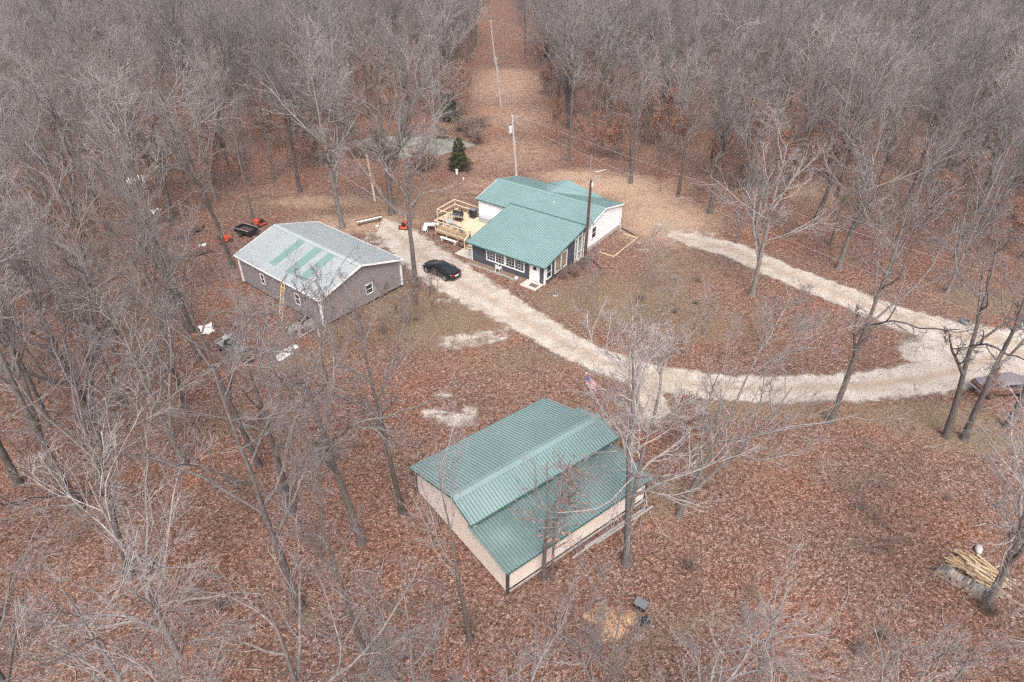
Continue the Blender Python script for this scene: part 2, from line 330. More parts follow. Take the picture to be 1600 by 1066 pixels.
def axis(lo, hi, step, far, n):
    core = np.arange(lo, hi + 1e-6, step); g = np.geomspace(step * 1.5, far, n)
    return np.concatenate([(lo - g)[::-1], core, hi + g])
def grid_mesh(name, xs, ys, zoff, keep=None):
    X, Y = np.meshgrid(xs, ys); Z = gz(X, Y) + zoff
    nx, ny = len(xs), len(ys); idx = np.arange(nx * ny).reshape(ny, nx)
    F = np.stack([idx[:-1, :-1], idx[:-1, 1:], idx[1:, 1:], idx[1:, :-1]], -1).reshape(-1, 4)
    V = np.stack([X, Y, Z], -1).reshape(-1, 3)
    g, t = drive_field(V[:, 0], V[:, 1])
    if keep is not None:
        fm = (g[F] > 0).any(1); F = F[fm]; used = np.unique(F); mp = np.full(len(V), -1); mp[used] = np.arange(len(used)); F = mp[F]; V = V[used]; g = g[used]; t = t[used]
    me = bpy.data.meshes.new(name); me.from_pydata(V.tolist(), [], F.tolist()); me.update()
    x, y = V[:, 0], V[:, 1]; px, py = to_px(x, y)
    corridor = sm(60, 40, np.abs(px - (800 + (py - 100) * .03))) if False else np.zeros(len(x))
    for n, v in (('grass', blobs(x, y, GRASS)), ('tan', np.maximum(blobs(x, y, TAN), corridor) * (1 - sm(150, 157, y))), ('gravel', np.maximum(g if keep is not None else 0 * g, blobs(x, y, BARE))), ('track', t)):
        a = me.attributes.new(n, 'FLOAT', 'POINT'); a.data.foreach_set('value', v.astype(np.float32))
    me.materials.append(M['ground']); me.shade_smooth()
    o = bpy.data.objects.new(name, me); C.objects.link(o); o['kind'] = 'structure'; return o
grid_mesh('ground', axis(-56, 60, .7, 2600, 26), axis(10, 128, .7, 3000, 40), 0.0)
dv = grid_mesh('driveway', np.arange(-16, 62, .45), np.arange(36, 78, .45), .006, True)

def flat_patch(name, poly, z, m, kind=None):
    mb = MB(); mb.prism([(x, y, 0.0) for x, y in poly], (0, 0, z)); return mb.build(name, m)
pc = P(640, 229); pond = MB()
pp = []
for k in range(40):
    a = 2 * math.pi * k / 40; r = 1 + .10 * math.sin(3 * a + 1) + .07 * math.sin(5 * a) + .03 * math.sin(11 * a)
    pp.append((pc[0] + 8.8 * r * math.cos(a), pc[1] + 5.0 * r * math.sin(a), .02))
pond.add(pp, [tuple(range(40))])
tag(pond.build('pond', M['water']), kind='structure')

# ------------------------------------------------------------------ building helpers
def siding(mb, pl, s0, s1, zb, top, course=.16, depth=.016):
    ss = np.linspace(s0, s1, 160); tp = np.array([top(q) for q in ss]); z = zb
    def rng(zz):
        k = ss[tp >= zz - 1e-6]; return (k[0], k[-1]) if len(k) else None
    while z < tp.max() - .02:
        z1 = min(z + course, tp.max()); a = rng(z); b = rng(z1 - 1e-3) or None
        if not a: break
        if not b: m_ = ss[int(tp.argmax())]; b = (m_, m_)
        mb.add([pl(a[0], z, depth), pl(a[1], z, depth), pl(b[1], z1, 0), pl(b[0], z1, 0), pl(a[0], z, 0), pl(a[1], z, 0)], [(0, 1, 2, 3), (0, 4, 5, 1)])
        z += course
def wall(parent, name, pl, s0, s1, zb, top, m, knots=None, course=.16, depth=.016, label=None):
    mb = MB(); ks = [s0] + sorted(knots or []) + [s1]
    poly = [pl(s0, zb, -.003), pl(s1, zb, -.003)] + [pl(k, top(k), -.003) for k in ks[::-1]]
    e = Vector(pl(0, 0, -.14)) - Vector(pl(0, 0, -.003)); mb.prism(poly, e)
    siding(mb, pl, s0, s1, zb, top, course, depth)
    o = mb.build(name, m, parent)
    if label: o['label'] = label
    return o
def window(parent, pl, s0, s1, z0, z1, cols=1, rows=1, fw=.09, sash=True, glass='glass', grid=(0, 0)):
    f = MB(); o0, o1 = -.01, .06
    f.wbox(pl, s0 - fw, s0, z0 - fw, z1 + fw, o0, o1); f.wbox(pl, s1, s1 + fw, z0 - fw, z1 + fw, o0, o1)
    f.wbox(pl, s0, s1, z1, z1 + fw, o0, o1); f.wbox(pl, s0, s1, z0 - fw, z0, o0, o1 + .02)
    for c in range(1, cols):
        q = s0 + (s1 - s0) * c / cols; f.wbox(pl, q - fw * .45, q + fw * .45, z0, z1, o0, o1 - .008)
    w = f.build('window', M['white'], parent)
    for c in range(cols):
        a = s0 + (s1 - s0) * c / cols + (fw * .45 if c else 0); b = s0 + (s1 - s0) * (c + 1) / cols - (fw * .45 if c < cols - 1 else 0)
        for r in range(rows):
            za = z0 + (z1 - z0) * r / rows; zb = z0 + (z1 - z0) * (r + 1) / rows
            g = MB(); g.wbox(pl, a, b, za + (.02 if r else 0), zb - (.02 if r < rows - 1 else 0), .012, .022); g.build('pane', M[glass], w)
            if r: q = MB(); q.wbox(pl, a, b, za - .02, za + .02, .01, .045); q.build('meeting_rail', M['white'], w)
            if grid[0]:
                q = MB()
                for i in range(1, grid[0]): t = a + (b - a) * i / grid[0]; q.wbox(pl, t - .014, t + .014, za + .02, zb - .02, .022, .034)
                for i in range(1, grid[1]): t = za + (zb - za) * i / grid[1]; q.wbox(pl, a, b, t - .014, t + .014, .023, .033)
                q.build('muntin', M['white'], w)
    return w
def roof_slope(parent, pts, m, rib=.3, rh=.05, rw=.05, thick=.06, name='roof', over=None):
    """pts: eave start, eave end, ridge end, ridge start (local). Slab with raised ribs running from ridge to eave."""
    a, b, c, d = [Vector(p) for p in pts]; n = (b - a).cross(d - a).normalized()
    if n.z < 0: n = -n
    s = MB(); s.hexa([a - n * thick, b - n * thick, c - n * thick, d - n * thick, a, b, c, d])
    o = s.build(name, m, parent)
    r = MB(); L = (b - a).length; k = int(L / rib)
    for i in range(k + 1):
        t = (i + .5) / (k + 1); e = a.lerp(b, t); g = d.lerp(c, t); dr = (b - a).normalized() * rw / 2
        up = n * rh; base = n * -.002
        r.hexa([e - dr + base, e + dr + base, g + dr + base, g - dr + base, e - dr * .55 + up, e + dr * .55 + up, g + dr * .55 + up, g - dr * .55 + up])
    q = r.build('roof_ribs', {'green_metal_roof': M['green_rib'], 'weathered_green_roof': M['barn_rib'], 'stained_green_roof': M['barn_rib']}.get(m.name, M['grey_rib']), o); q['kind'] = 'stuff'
    return o, n
def strip(parent, name, m, a, b, w, h): mb = MB(); mb.beam(a, b, w, h); return mb.build(name, m, parent)
# ------------------------------------------------------------------ grey shed
sh = thing('grey_shed', 'grey sided shed with pale metal roof and three green roof panels', 'shed', (-17.69, 53.24, 0), R(50.4))
SW, SL, SE, SR, SB = 10.3, 13.6, 3.28, 4.80, .32       # gable width (x), length (y), eave, ridge, floor height
ov = .18
def gab(s): return SE - .06 + (SR - SE) * (1 - abs(s - SW / 2) / (SW / 2))
wall(sh, 'gable_wall', lambda s, z, o: (s, ov - o, z), ov, SW - ov, SB, gab, M['grey_siding'], [SW / 2])
wall(sh, 'gable_wall', lambda s, z, o: (s, SL - ov + o, z), ov, SW - ov, SB, gab, M['grey_siding'], [SW / 2])
wall(sh, 'side_wall', lambda s, z, o: (ov - o, s, z), ov + .002, SL - ov - .002, SB, lambda s: SE - .03, M['grey_siding'])
wall(sh, 'side_wall', lambda s, z, o: (SW - ov + o, s, z), ov + .002, SL - ov - .002, SB, lambda s: SE - .03, M['grey_siding'])
for x in (ov - .02, SW - ov + .02):
    for y in (ov - .02, SL - ov + .02):
        mb = MB(); mb.box(x - .09, x + .09, y - .09, y + .09, SB - .03, SE - .02); mb.build('corner_post', M['white'], sh)
k_ = 0
for x in (.6, SW / 2, SW - .6):
    for y in np.linspace(.6, SL - .6, 6):
        mb = MB(); mb.box(x - .2, x + .2, y - .2, y + .2, 0, SB - .1); mb.build('pier', M['concrete'], sh)
mb = MB(); mb.box(.25, SW - .25, .25, SL - .25, SB - .14, SB - .02); mb.build('floor_frame', M['dark_wood'], sh)
e0, e1 = -.05, SW + .05; y0, y1 = -.15, SL + .15; dz = .02
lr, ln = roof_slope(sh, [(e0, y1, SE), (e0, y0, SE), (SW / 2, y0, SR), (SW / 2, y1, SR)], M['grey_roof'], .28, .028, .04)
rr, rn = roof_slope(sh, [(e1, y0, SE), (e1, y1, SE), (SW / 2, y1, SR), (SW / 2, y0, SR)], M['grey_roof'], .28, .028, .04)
for ya, yb in ((8.05, 9.0), (5.35, 6.35), (3.35, 4.3)):
    mb = MB()
    def q(x, y, h): t = (x - e0) / (SW / 2 - e0); p = Vector((x, y, SE + t * (SR - SE))) + ln * h; return p
    xa, xb = 1.0, 4.85
    mb.hexa([q(xa, ya, -.01), q(xa, yb, -.01), q(xb, yb, -.01), q(xb, ya, -.01), q(xa, ya, .038), q(xa, yb, .038), q(xb, yb, .038), q(xb, ya, .038)])
    pn = mb.build('roof_panel', M['grey_green'], sh); pn['label'] = 'green metal roofing panel'
mb = MB(); mb.beam((SW / 2 - .16, y0, SR - .0), (SW / 2 - .16, y1, SR - .0), .34, .03, up=ln); mb.beam((SW / 2 + .16, y0, SR - .001), (SW / 2 + .16, y1, SR - .001), .34, .03, up=rn); mb.build('ridge_cap', M['grey_roof'], sh)
for (a, b) in (((e0, y0, SE), (SW / 2, y0, SR)), ((e1, y0, SE), (SW / 2, y0, SR)), ((e0, y1, SE), (SW / 2, y1, SR)), ((e1, y1, SE), (SW / 2, y1, SR))):
    yy = -.03 if a[1] < 1 else .03
    strip(sh, 'fascia', M['white'], (a[0], a[1] + yy, a[2] - .07), (b[0], b[1] + yy, b[2] - .07), .05, .17)
for x in (e0 - .03, e1 + .03): strip(sh, 'gutter', M['white'], (x, y0, SE - .06), (x, y1, SE - .06), .07, .12)
window(sh, lambda s, z, o: (ov - o, s, z), 9.2, 9.75, 1.45, 2.45, 1, 2, .07)
window(sh, lambda s, z, o: (ov - o, s, z), 3.45, 4.1, 1.30, 2.35, 1, 2, .07)
window(sh, lambda s, z, o: (s, ov - o, z), 5.55, 6.3, 1.25, 2.2, 1, 2, .08)

# ------------------------------------------------------------------ green barn
bn = thing('green_barn', 'low beige sided barn with green metal roof and lower green lean-to roof', 'barn', (-.30, 24.55, 0), R(37.9))
BL, BD = 12.3, 10.8
zl0, zl1, zu0, zr, zb_ = 2.38, 2.80, 3.42, 4.12, 2.42
def prof(y):
    if y < 3.6: return zl0 + (zl1 - zl0) * y / 3.6
    if y < 5.45: return zu0 + (zr - zu0) * (y - 3.43) / 2.02
    return zr + (zb_ - zr) * (y - 5.45) / (BD - 5.45)
g = .28
def lowp(y): return zl0 + (zl1 - zl0) * y / 3.9 - .07
wall(bn, 'front_wall', lambda s, z, o: (s, g - o, z), g, BL - g, .42, lambda s: zl0 - .05, M['beige_siding'], course=.17, depth=.02)
wall(bn, 'back_wall', lambda s, z, o: (s, BD - g + o, z), g, BL - g, .05, lambda s: zb_ - .02, M['beige_siding'], course=.17, depth=.02)
for nm, pl in (('end_wall', lambda s, z, o: (g - o, s, z)), ('end_wall', lambda s, z, o: (BL - g + o, s, z))):
    wall(bn, nm, pl, g + .002, 3.6, .12, lambda s: lowp(s), M['beige_siding'], course=.17, depth=.02)
    wall(bn, nm, pl, 3.602, BD - g - .002, .12, lambda s: prof(s) - .07, M['beige_siding'], [5.45], course=.17, depth=.02)
mb = MB(); mb.box(g + .1, BL - g - .1, 3.72, 3.82, 2.6, 3.46); mb.build('clerestory_shade', M['black'], bn)  # black board painting in the shade of the gap below the upper eave
for x in (g - .02, BL - g + .02):
    for y in (g - .02, BD - g + .02):
        mb = MB(); mb.box(x - .08, x + .08, y - .08, y + .08, 0, zl0 - .03); mb.build('corner_post', M['dark_wood'], bn)
for i, x in enumerate(np.linspace(1.2, BL - 1.2, 6)):
    mb = MB(); mb.box(x - .1, x + .1, g + .1, g + .3, 0, .45); mb.build('pier', M['dark_wood'], bn)
strip(bn, 'sill_beam', M['grey_wood'], (.3, .12, .36), (BL - .3, .12, .36), .08, .14)
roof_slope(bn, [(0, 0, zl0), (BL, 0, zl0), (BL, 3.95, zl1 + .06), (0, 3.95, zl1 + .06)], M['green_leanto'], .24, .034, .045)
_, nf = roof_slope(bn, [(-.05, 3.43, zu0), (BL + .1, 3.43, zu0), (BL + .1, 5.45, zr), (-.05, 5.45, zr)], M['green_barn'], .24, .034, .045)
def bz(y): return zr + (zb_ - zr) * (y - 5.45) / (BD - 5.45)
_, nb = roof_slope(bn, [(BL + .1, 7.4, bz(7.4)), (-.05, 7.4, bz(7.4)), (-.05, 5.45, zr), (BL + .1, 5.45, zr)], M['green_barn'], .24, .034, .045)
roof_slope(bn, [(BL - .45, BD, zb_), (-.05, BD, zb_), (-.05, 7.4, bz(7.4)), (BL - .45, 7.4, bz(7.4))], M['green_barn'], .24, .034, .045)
mb = MB(); mb.beam((-.05, 5.29, zr - .035), (BL + .1, 5.29, zr - .035), .34, .05, up=nf); mb.beam((-.05, 5.62, zr - .025), (BL + .1, 5.62, zr - .025), .34, .05, up=nb); mb.build('ridge_cap', M['green_barn'], bn)
strip(bn, 'fascia', M['green_trim'], (-.05, 3.40, zu0 - .07), (BL + .1, 3.40, zu0 - .07), .04, .12)
strip(bn, 'fascia', M['green_trim'], (0, -.03, zl0 - .06), (BL, -.03, zl0 - .06), .04, .11)
for x in (-.08, BL + .13):
    strip(bn, 'rake_trim', M['green_trim'], (x, 3.43, zu0 - .06), (x, 5.45, zr - .06), .04, .13)
    strip(bn, 'rake_trim', M['green_trim'], (x if x < 0 else BL - .42, 5.45 if x < 0 else 7.4, (zr if x < 0 else bz(7.4)) - .06), (x if x < 0 else BL - .42, BD, zb_ - .06), .04, .13)
mb = MB(); mb.wbox(lambda s, z, o: (g - o, s, z), 7.2, 7.75, 1.75, 2.95, .0, .035); hp = mb.build('loft_hatch', M['panel'], bn); hp['label'] = 'pale hatch panel high in the end wall'
# loose boards leaning along the front sill
for i, (a, b) in enumerate((((6.2, -.12, .08), (11.4, -.25, .10)), ((7.0, -.35, .05), (12.2, -.45, .06)), ((5.0, -.25, .05), (9.0, -.2, .06)))):
    mb = MB(bn.matrix_basis); mb.beam(Vector(a), Vector(b), .14, .04); tag(mb.build('loose_board', M['grey_wood']), 'long weathered board lying on the leaves under the barn wall', 'board', 'boards along the barn wall')

# ------------------------------------------------------------------ house
HA = R(-35.5); HO = Vector((4.44, 75.84, 0))
hs_ = thing('house', 'white sided house with green metal roof and charcoal sunroom', 'house', HO, HA)
HM = Matrix.Translation(HO) @ Matrix.Rotation(HA, 4, 'Z'); HI = HM.inverted()
def HL(px, py, z=0): return HI @ Vector(P(px, py, z))
hx, hy, he, hr = 7.55, 4.5, 3.15, 4.22
def hg(s): return he - .05 + (hr - he) * (1 - abs(s) / hy)
wx, wy = hx - .22, hy - .22
wall(hs_, 'gable_wall', lambda s, z, o: (wx + o, s, z), -wy, wy, .5, hg, M['white_siding'], [0], .2, .008)
wall(hs_, 'gable_wall', lambda s, z, o: (-wx - o, s, z), -wy, wy, .5, hg, M['white_siding'], [0], .2, .008)
wall(hs_, 'front_wall', lambda s, z, o: (s, -wy - o, z), -wx + .002, wx - .002, .5, lambda s: he - .02, M['white_siding'], None, .2, .008)
wall(hs_, 'back_wall', lambda s, z, o: (s, wy + o, z), -wx + .002, wx - .002, .5, lambda s: he - .02, M['white_siding'], None, .2, .008)
mb = MB(); mb.box(-wx + .05, wx - .05, -wy + .05, wy - .05, 0, .53); mb.build('foundation', M['skirt'], hs_)
ex, ey = hx, hy
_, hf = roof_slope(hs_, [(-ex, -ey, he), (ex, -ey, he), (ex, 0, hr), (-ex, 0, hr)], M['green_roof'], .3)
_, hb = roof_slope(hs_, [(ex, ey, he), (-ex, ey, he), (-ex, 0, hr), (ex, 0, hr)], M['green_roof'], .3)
# rear cross gable: ridge runs back from the main ridge
cx, cl, cr, cy = -.45, 2.7, 5.2, ey + .12
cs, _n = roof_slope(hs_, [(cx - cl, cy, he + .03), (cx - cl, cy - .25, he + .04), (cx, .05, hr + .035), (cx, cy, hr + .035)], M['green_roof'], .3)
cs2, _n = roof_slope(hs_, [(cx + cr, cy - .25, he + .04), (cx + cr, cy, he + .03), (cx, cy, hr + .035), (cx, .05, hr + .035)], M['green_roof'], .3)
strip(hs_, 'ridge_cap', M['green_roof'], (cx, .2, hr + .06), (cx, cy, hr + .06), .26, .03)
mb = MB(); mb.prism([(cx - cl + .2, cy - .1, he), (cx + cr - .2, cy - .1, he), (cx, cy - .1, hr)], (0, -.06, 0)); mb.build('gable_panel', M['white_siding'], hs_)
mb = MB(); mb.beam((-ex, -.15, hr - .02), (ex, -.15, hr - .02), .32, .05, up=hf); mb.beam((-ex, .15, hr - .021), (ex, .15, hr - .021), .32, .05, up=hb); mb.build('ridge_cap', M['green_roof'], hs_)
for x in (-ex - .02, ex + .02):
    for s in (-1, 1): strip(hs_, 'fascia', M['white'], (x, s * ey, he - .08), (x, 0, hr - .08), .05, .16)
for s in (-1, 1): strip(hs_, 'gutter', M['green_trim'], (-ex, s * (ey + .03), he - .06), (ex, s * (ey + .03), he - .06), .06, .11)
window(hs_, lambda s, z, o: (wx + o, s, z), -2.55, -1.7, 1.35, 2.65, 1, 2, .05)
for y in (wy + .03, -wy - .03):
    mb = MB(); mb.tube([(wx + .07, y, he - .1), (wx + .07, y, .2), (wx + .25, y, .1)], .045, 6); mb.build('downspout', M['white'], hs_)
mb = MB(); mb.tube([(1.6, -1.6, hr - .45), (1.6, -1.6, hr - .1)], .05, 8); mb.build('vent_pipe', M['white'], hs_)
mb = MB(); mb.wbox(lambda s, z, o: (wx + o, s, z), -4.15, -3.85, 1.0, 1.5, 0, .14); mb.build('electric_meter', M['meter'], hs_)
# sunroom under the big shed roof
ax0, ax1, ay0, ay1, az0, az1 = -2.45, 7.75, -12.75, -4.55, 2.30, 3.86
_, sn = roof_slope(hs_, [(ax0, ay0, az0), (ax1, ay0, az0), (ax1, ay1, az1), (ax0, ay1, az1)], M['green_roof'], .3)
mb = MB(); mb.hexa([(ax0 + .1, ay1, az1 - .05), (ax1 + .3, ay1, az1 - .05), (ax1 - .2, -2.7, 3.60), (ax0 + .1, -2.7, 3.60), (ax0 + .1, ay1, az1 + .02), (ax1 + .3, ay1, az1 + .02), (ax1 - .2, -2.7, 3.67), (ax0 + .1, -2.7, 3.67)])
mb.build('roof_saddle', M['green_roof'], hs_)
strip(hs_, 'ridge_cap', M['green_trim'], (ax0, ay1, az1 + .03), (ax1 + .35, ay1, az1 + .03), .16, .04)
strip(hs_, 'gutter', M['green_trim'], (ax0, ay0 - .03, az0 - .06), (ax1, ay0 - .03, az0 - .06), .06, .11)
for x in (ax0 - .02, ax1 + .02): strip(hs_, 'rake_trim', M['green_trim'], (x, ay0, az0 - .06), (x, ay1, az1 - .06), .05, .13)
fx0, fx1, fy, by = -2.15, 7.45, -12.25, -6.3
def at_(y): return az0 + (az1 - az0) * (y - ay0) / (ay1 - ay0) - .09
wall(hs_, 'sunroom_wall', lambda s, z, o: (s, fy - o, z), fx0, fx1, .02, lambda s: at_(fy) - .02, M['charcoal'], None, .18, .008)
wall(hs_, 'sunroom_wall', lambda s, z, o: (fx1 + o, s, z), fy + .002, by, .02, at_, M['charcoal'], None, .18, .008)
wall(hs_, 'sunroom_wall', lambda s, z, o: (fx0 - o, s, z), fy + .002, -4.6, .02, at_, M['charcoal'], None, .18, .008)
wall(hs_, 'sunroom_wall', lambda s, z, o: (s, by + o, z), fx0 + .02, fx1 - .002, .02, lambda s: at_(by) - .02, M['charcoal'], None, .18, .008)
pf = lambda s, z, o: (s, fy - o, z)
ps = lambda s, z, o: (fx1 + o, s, z)
mb = MB()
for s in (fx0 - .01, fx1 - .12): mb.wbox(pf, s, s + .14, .02, at_(fy) - .03, .01, .035)
mb.wbox(ps, fy - .03, fy + .14, .02, at_(fy) - .02, .012, .04); mb.wbox(ps, by - .12, by + .01, .02, at_(by - .1) - .02, .012, .04)
mb.wbox(pf, fx0 + .14, fx1 - .13, at_(fy) - .13, at_(fy) - .03, .01, .03)
mb.build('corner_trim', M['white'], hs_)
for a, b in ((.0, 2.25), (2.55, 4.8)): window(hs_, pf, a, b, .78, 1.98, 2, 1, .13, grid=(3, 4))
window(hs_, ps, fy + .32, fy + 1.12, .62, 2.0, 1, 2, .11)
window(hs_, ps, fy + 1.95, fy + 4.15, .62, 2.38, 2, 1, .12, glass='curtain_glass')
d = MB(); d.wbox(pf, 5.72, 6.68, .12, 2.05, .01, .055); dr = d.build('door', M['white'], hs_)
q = MB(); q.wbox(pf, 6.02, 6.42, 1.40, 1.80, .055, .064); q.build('door_glass', M['glass'], dr)
q = MB()
for a in (5.84, 6.28): q.wbox(pf, a, a + .30, .28, .62, .055, .066); q.wbox(pf, a, a + .30, .74, 1.22, .055, .066)
q.build('door_panel', M['white'], dr)
q = MB(); q.wbox(pf, 5.76, 5.80, 1.0, 1.08, .055, .11); q.build('handle', M['steel'], dr)
q = MB(); q.wbox(pf, 5.58, 5.71, .1, 2.1, .01, .075); q.wbox(pf, 6.69, 6.82, .1, 2.1, .01, .075); q.wbox(pf, 5.58, 6.82, 2.051, 2.13, .01, .074); q.build('door_frame', M['white'], hs_)
# open breezeway behind the sunroom
mb = MB(); mb.box(fx1 - .1, fx1 + .03, by + .5, by + .63, 0, 3.35); mb.build('porch_post', M['white'], hs_)
mb = MB(); mb.box(fx1 - .1, fx1 + .03, -4.9, -4.77, 0, 3.6); mb.build('porch_post', M['white'], hs_)
strip(hs_, 'porch_beam', M['white'], (fx1, by, 2.75), (fx1, -4.8, 2.95), .06, .08)
strip(hs_, 'porch_rail', M['white'], (fx1, by + .6, 1.0), (fx1, -4.9, 1.0), .05, .08)
mb = MB(); mb.box(fx1 - 2.5, fx1 + .2, by + .02, -wy - .05, .0, .12); mb.build('porch_floor', M['concrete'], hs_)

# slab, mat, planting bed, steps in front of the sunroom
def hpt(x, y, z=0): return HM @ Vector((x, y, z))
def hthing(name, label, cat, x, y, z=0, rz=0, group=None): return thing(name, label, cat, hpt(x, y, z), HA + rz, group)
mb = MB(HM); mb.box(5.35, 7.35, fy - 1.55, fy - .06, -.05, .10); tag(mb.build('door_slab', M['concrete'], bevel=.02), 'pale concrete slab before the white sunroom door', 'slab')
mb = MB(HM); mb.box(6.2, 7.1, fy - 1.15, fy - .55, .101, .118); tag(mb.build('doormat', M['blanket']), 'dark doormat lying on the concrete slab at the sunroom door', 'mat')
mb = MB(HM); mb.box(-4.6, -2.35, -12.3, -10.7, -.05, .07); tag(mb.build('stair_slab', M['concrete'], bevel=.02), 'pale concrete slab at the foot of the deck stairs', 'slab')
mb = MB(HM)
for i in range(14):
    x = -1.9 + i * .47; mb.box(x, x + .43, fy - 1.05 + .03 * math.sin(i * 2), fy - .88 + .03 * math.sin(i * 2), -.02, .14)
tag(mb.build('bed_edging', M['grey_wood']), 'low weathered timber edging along the planting bed by the sunroom', 'edging')
mb = MB(HM); mb.box(-2.0, 5.2, fy - .87, fy - .05, -.02, .05); tag(mb.build('planting_bed', M['soil']), kind='structure')
mb = MB(); mb.blob(hpt(4.3, fy - .62, .12), (.22, .19, .17), 4); tag(mb.build('white_rock', M['white'], smooth=True), 'small white rock in the planting bed under the sunroom windows', 'rock')
# garden frame and drain pipes by the gable wall
gf = hthing("garden_plot", 'bare garden plot edged with thin pale boards beside the white gable wall', 'garden bed', wx + 1.0, 0)
for a, b in (((.1, -2.6, .06), (2.0, -2.6, .06)), ((2.0, -2.6, .06), (2.0, 3.2, .06)), ((2.0, 3.2, .06), (.1, 3.2, .06))): strip(gf, 'edging_board', M['pine'], a, b, .05, .14)
for i, (a, b, c) in enumerate((((wx + .2, wy + .1, .06), (wx + 1.3, wy - .3, .06), (wx + 2.7, wy - .9, .06)), ((wx + .1, -wy - .2, .06), (wx + 1.6, -wy - .5, .06), (wx + 3.2, -wy - 1.5, .06)))):
    mb = MB(HM); mb.tube([a, b, c], .075, 8)
    tag(mb.build('drain_pipe', M['rubber']), ['black drain pipe running from the far downspout of the gable wall', 'black drain pipe running past the brown pole base'][i], 'pipe')
#@@DECK
# ------------------------------------------------------------------ deck at the house front
dk = hthing('deck', 'new pine deck with railings and stairs against the white house wall', 'deck', -6, -9.7)
DM = HM @ Matrix.Translation((-6, -9.7, 0))
def dl(x, y, z): return (x + 6, y + 9.7, z)          # house-local -> deck-local
DZ = .72
def boards(x0, x1, y0, y1, z):
    y = y0
    while y < y1 - .02:
        mb = MB(); a = dl(x0, y, 0); b = dl(x1, min(y + .134, y1), 0); mb.box(a[0], b[0], a[1], b[1], z - .035, z + rnd.uniform(-.002, .002)); mb.build('deck_board', M['pine'], dk); y += .142
boards(-9.6, -2.75, -9.7, -4.35, DZ)
boards(-11.6, -9.62, -7.0, -3.6, .42)
def dpost(x, y, z0, z1, m='pine'): mb = MB(); a = dl(x, y, 0); mb.box(a[0] - .055, a[0] + .055, a[1] - .055, a[1] + .055, z0, z1); mb.build('post', M[m], dk)
def drail(x0, y0, x1, y1, z, z2=None, h=.05, m='pine'): strip(dk, 'rail', M[m], dl(x0, y0, z), dl(x1, y1, z2 or z), .15, h)
for x in (-9.6, -7.9, -6.2, -4.5): dpost(x, -9.72, 0, 1.72)
for y in (-8.2, -6.9, -5.5): dpost(-9.62, y, 0, 1.72)
drail(-9.65, -9.72, -4.45, -9.72, 1.74); drail(-9.62, -9.7, -9.62, -5.4, 1.741)
drail(-9.6, -9.74, -4.5, -9.74, 1.2, None, .09, 'pine_dark')
for z in (.62, .40): strip(dk, 'skirt_board', M['pine_dark' if z < .5 else 'pine'], dl(-9.6, -9.76, z), dl(-4.0, -9.76, z), .03, .19)
# dark wire balusters of the front rail
for i in range(20):
    a = dl(-9.4 + i * .25, -9.72, 0); mb = MB(); mb.tube([(a[0], a[1], .75), (a[0], a[1], 1.72)], .012, 5); mb.build('baluster', M['black'], dk)
for x, y in ((-11.6, -7.0), (-11.7, -3.55), (-9.7, -3.55), (-8.2, -3.55), (-9.9, -7.0)): dpost(x, y, 0, 1.65)
drail(-11.6, -7.0, -11.7, -3.55, 1.67); drail(-11.7, -3.55, -7.6, -3.75, 1.671); drail(-11.6, -7.0, -9.7, -7.0, 1.672)
drail(-11.6, -7.0, -11.7, -3.55, 1.05, None, .09); drail(-11.7, -3.55, -7.6, -3.75, 1.05, None, .09)
# stairs
for i in range(3):
    z = .54 - i * .18; y = -9.95 - i * .3; a = dl(-4.25, y, 0); b = dl(-2.85, y + .29, 0); mb = MB(); mb.box(a[0], b[0], a[1] - .14, b[1] - .14, z - .04, z); mb.build('step', M['pine'], dk)
for x in (-4.3, -2.8): strip(dk, 'stringer', M['pine_dark'], dl(x, -9.75, .5), dl(x, -10.95, -.0), .05, .28)
dpost(-4.3, -10.85, 0, 1.15); dpost(-4.35, -9.74, 0, 1.80, 'dark_wood'); strip(dk, 'rail', M['pine'], dl(-4.3, -9.75, 1.7), dl(-4.3, -10.9, 1.12), .12, .05)
# things on the deck
t = hthing('smoker_grill', 'black barrel grill with side shelf on the pine deck', 'grill', -8.75, -6.5, DZ, R(8))
mb = MB(); mb.tube([(-.6, 0, .95), (.6, 0, .95)], .34, 14); mb.build('barrel', M['black'], t, bevel=.01)
mb = MB(); mb.box(-.75, .75, -.62, -.36, .86, .90); mb.build('shelf', M['meter'], t)
mb = MB(); mb.tube([(.5, .1, 1.2), (.5, .1, 1.6)], .06, 8); mb.build('chimney', M['black'], t)
mb = MB(); mb.beam((-.5, -.37, 1.05), (.5, -.37, 1.05), .03); mb.build('handle', M['steel'], t)
for x in (-.5, .5):
    for y in (-.25, .25): mb = MB(); mb.beam((x, y, 0), (x, y * .8, .75), .05); mb.build('leg', M['black'], t)
mb = MB(); mb.box(-.55, .55, -.28, .28, .2, .24); mb.build('lower_shelf', M['dark_wood'], t)
t = hthing('glass_table', 'grey round patio table beside the deck rail', 'table', -8.55, -8.35, DZ)
mb = MB(); mb.tube([(0, 0, .70), (0, 0, .73)], .5, 18); mb.build('tabletop', M['grey_plastic'], t)
for k in range(4): a = k * math.pi / 2 + .4; mb = MB(); mb.beam((.38 * math.cos(a), .38 * math.sin(a), 0), (.3 * math.cos(a), .3 * math.sin(a), .7), .04); mb.build('leg', M['meter'], t)
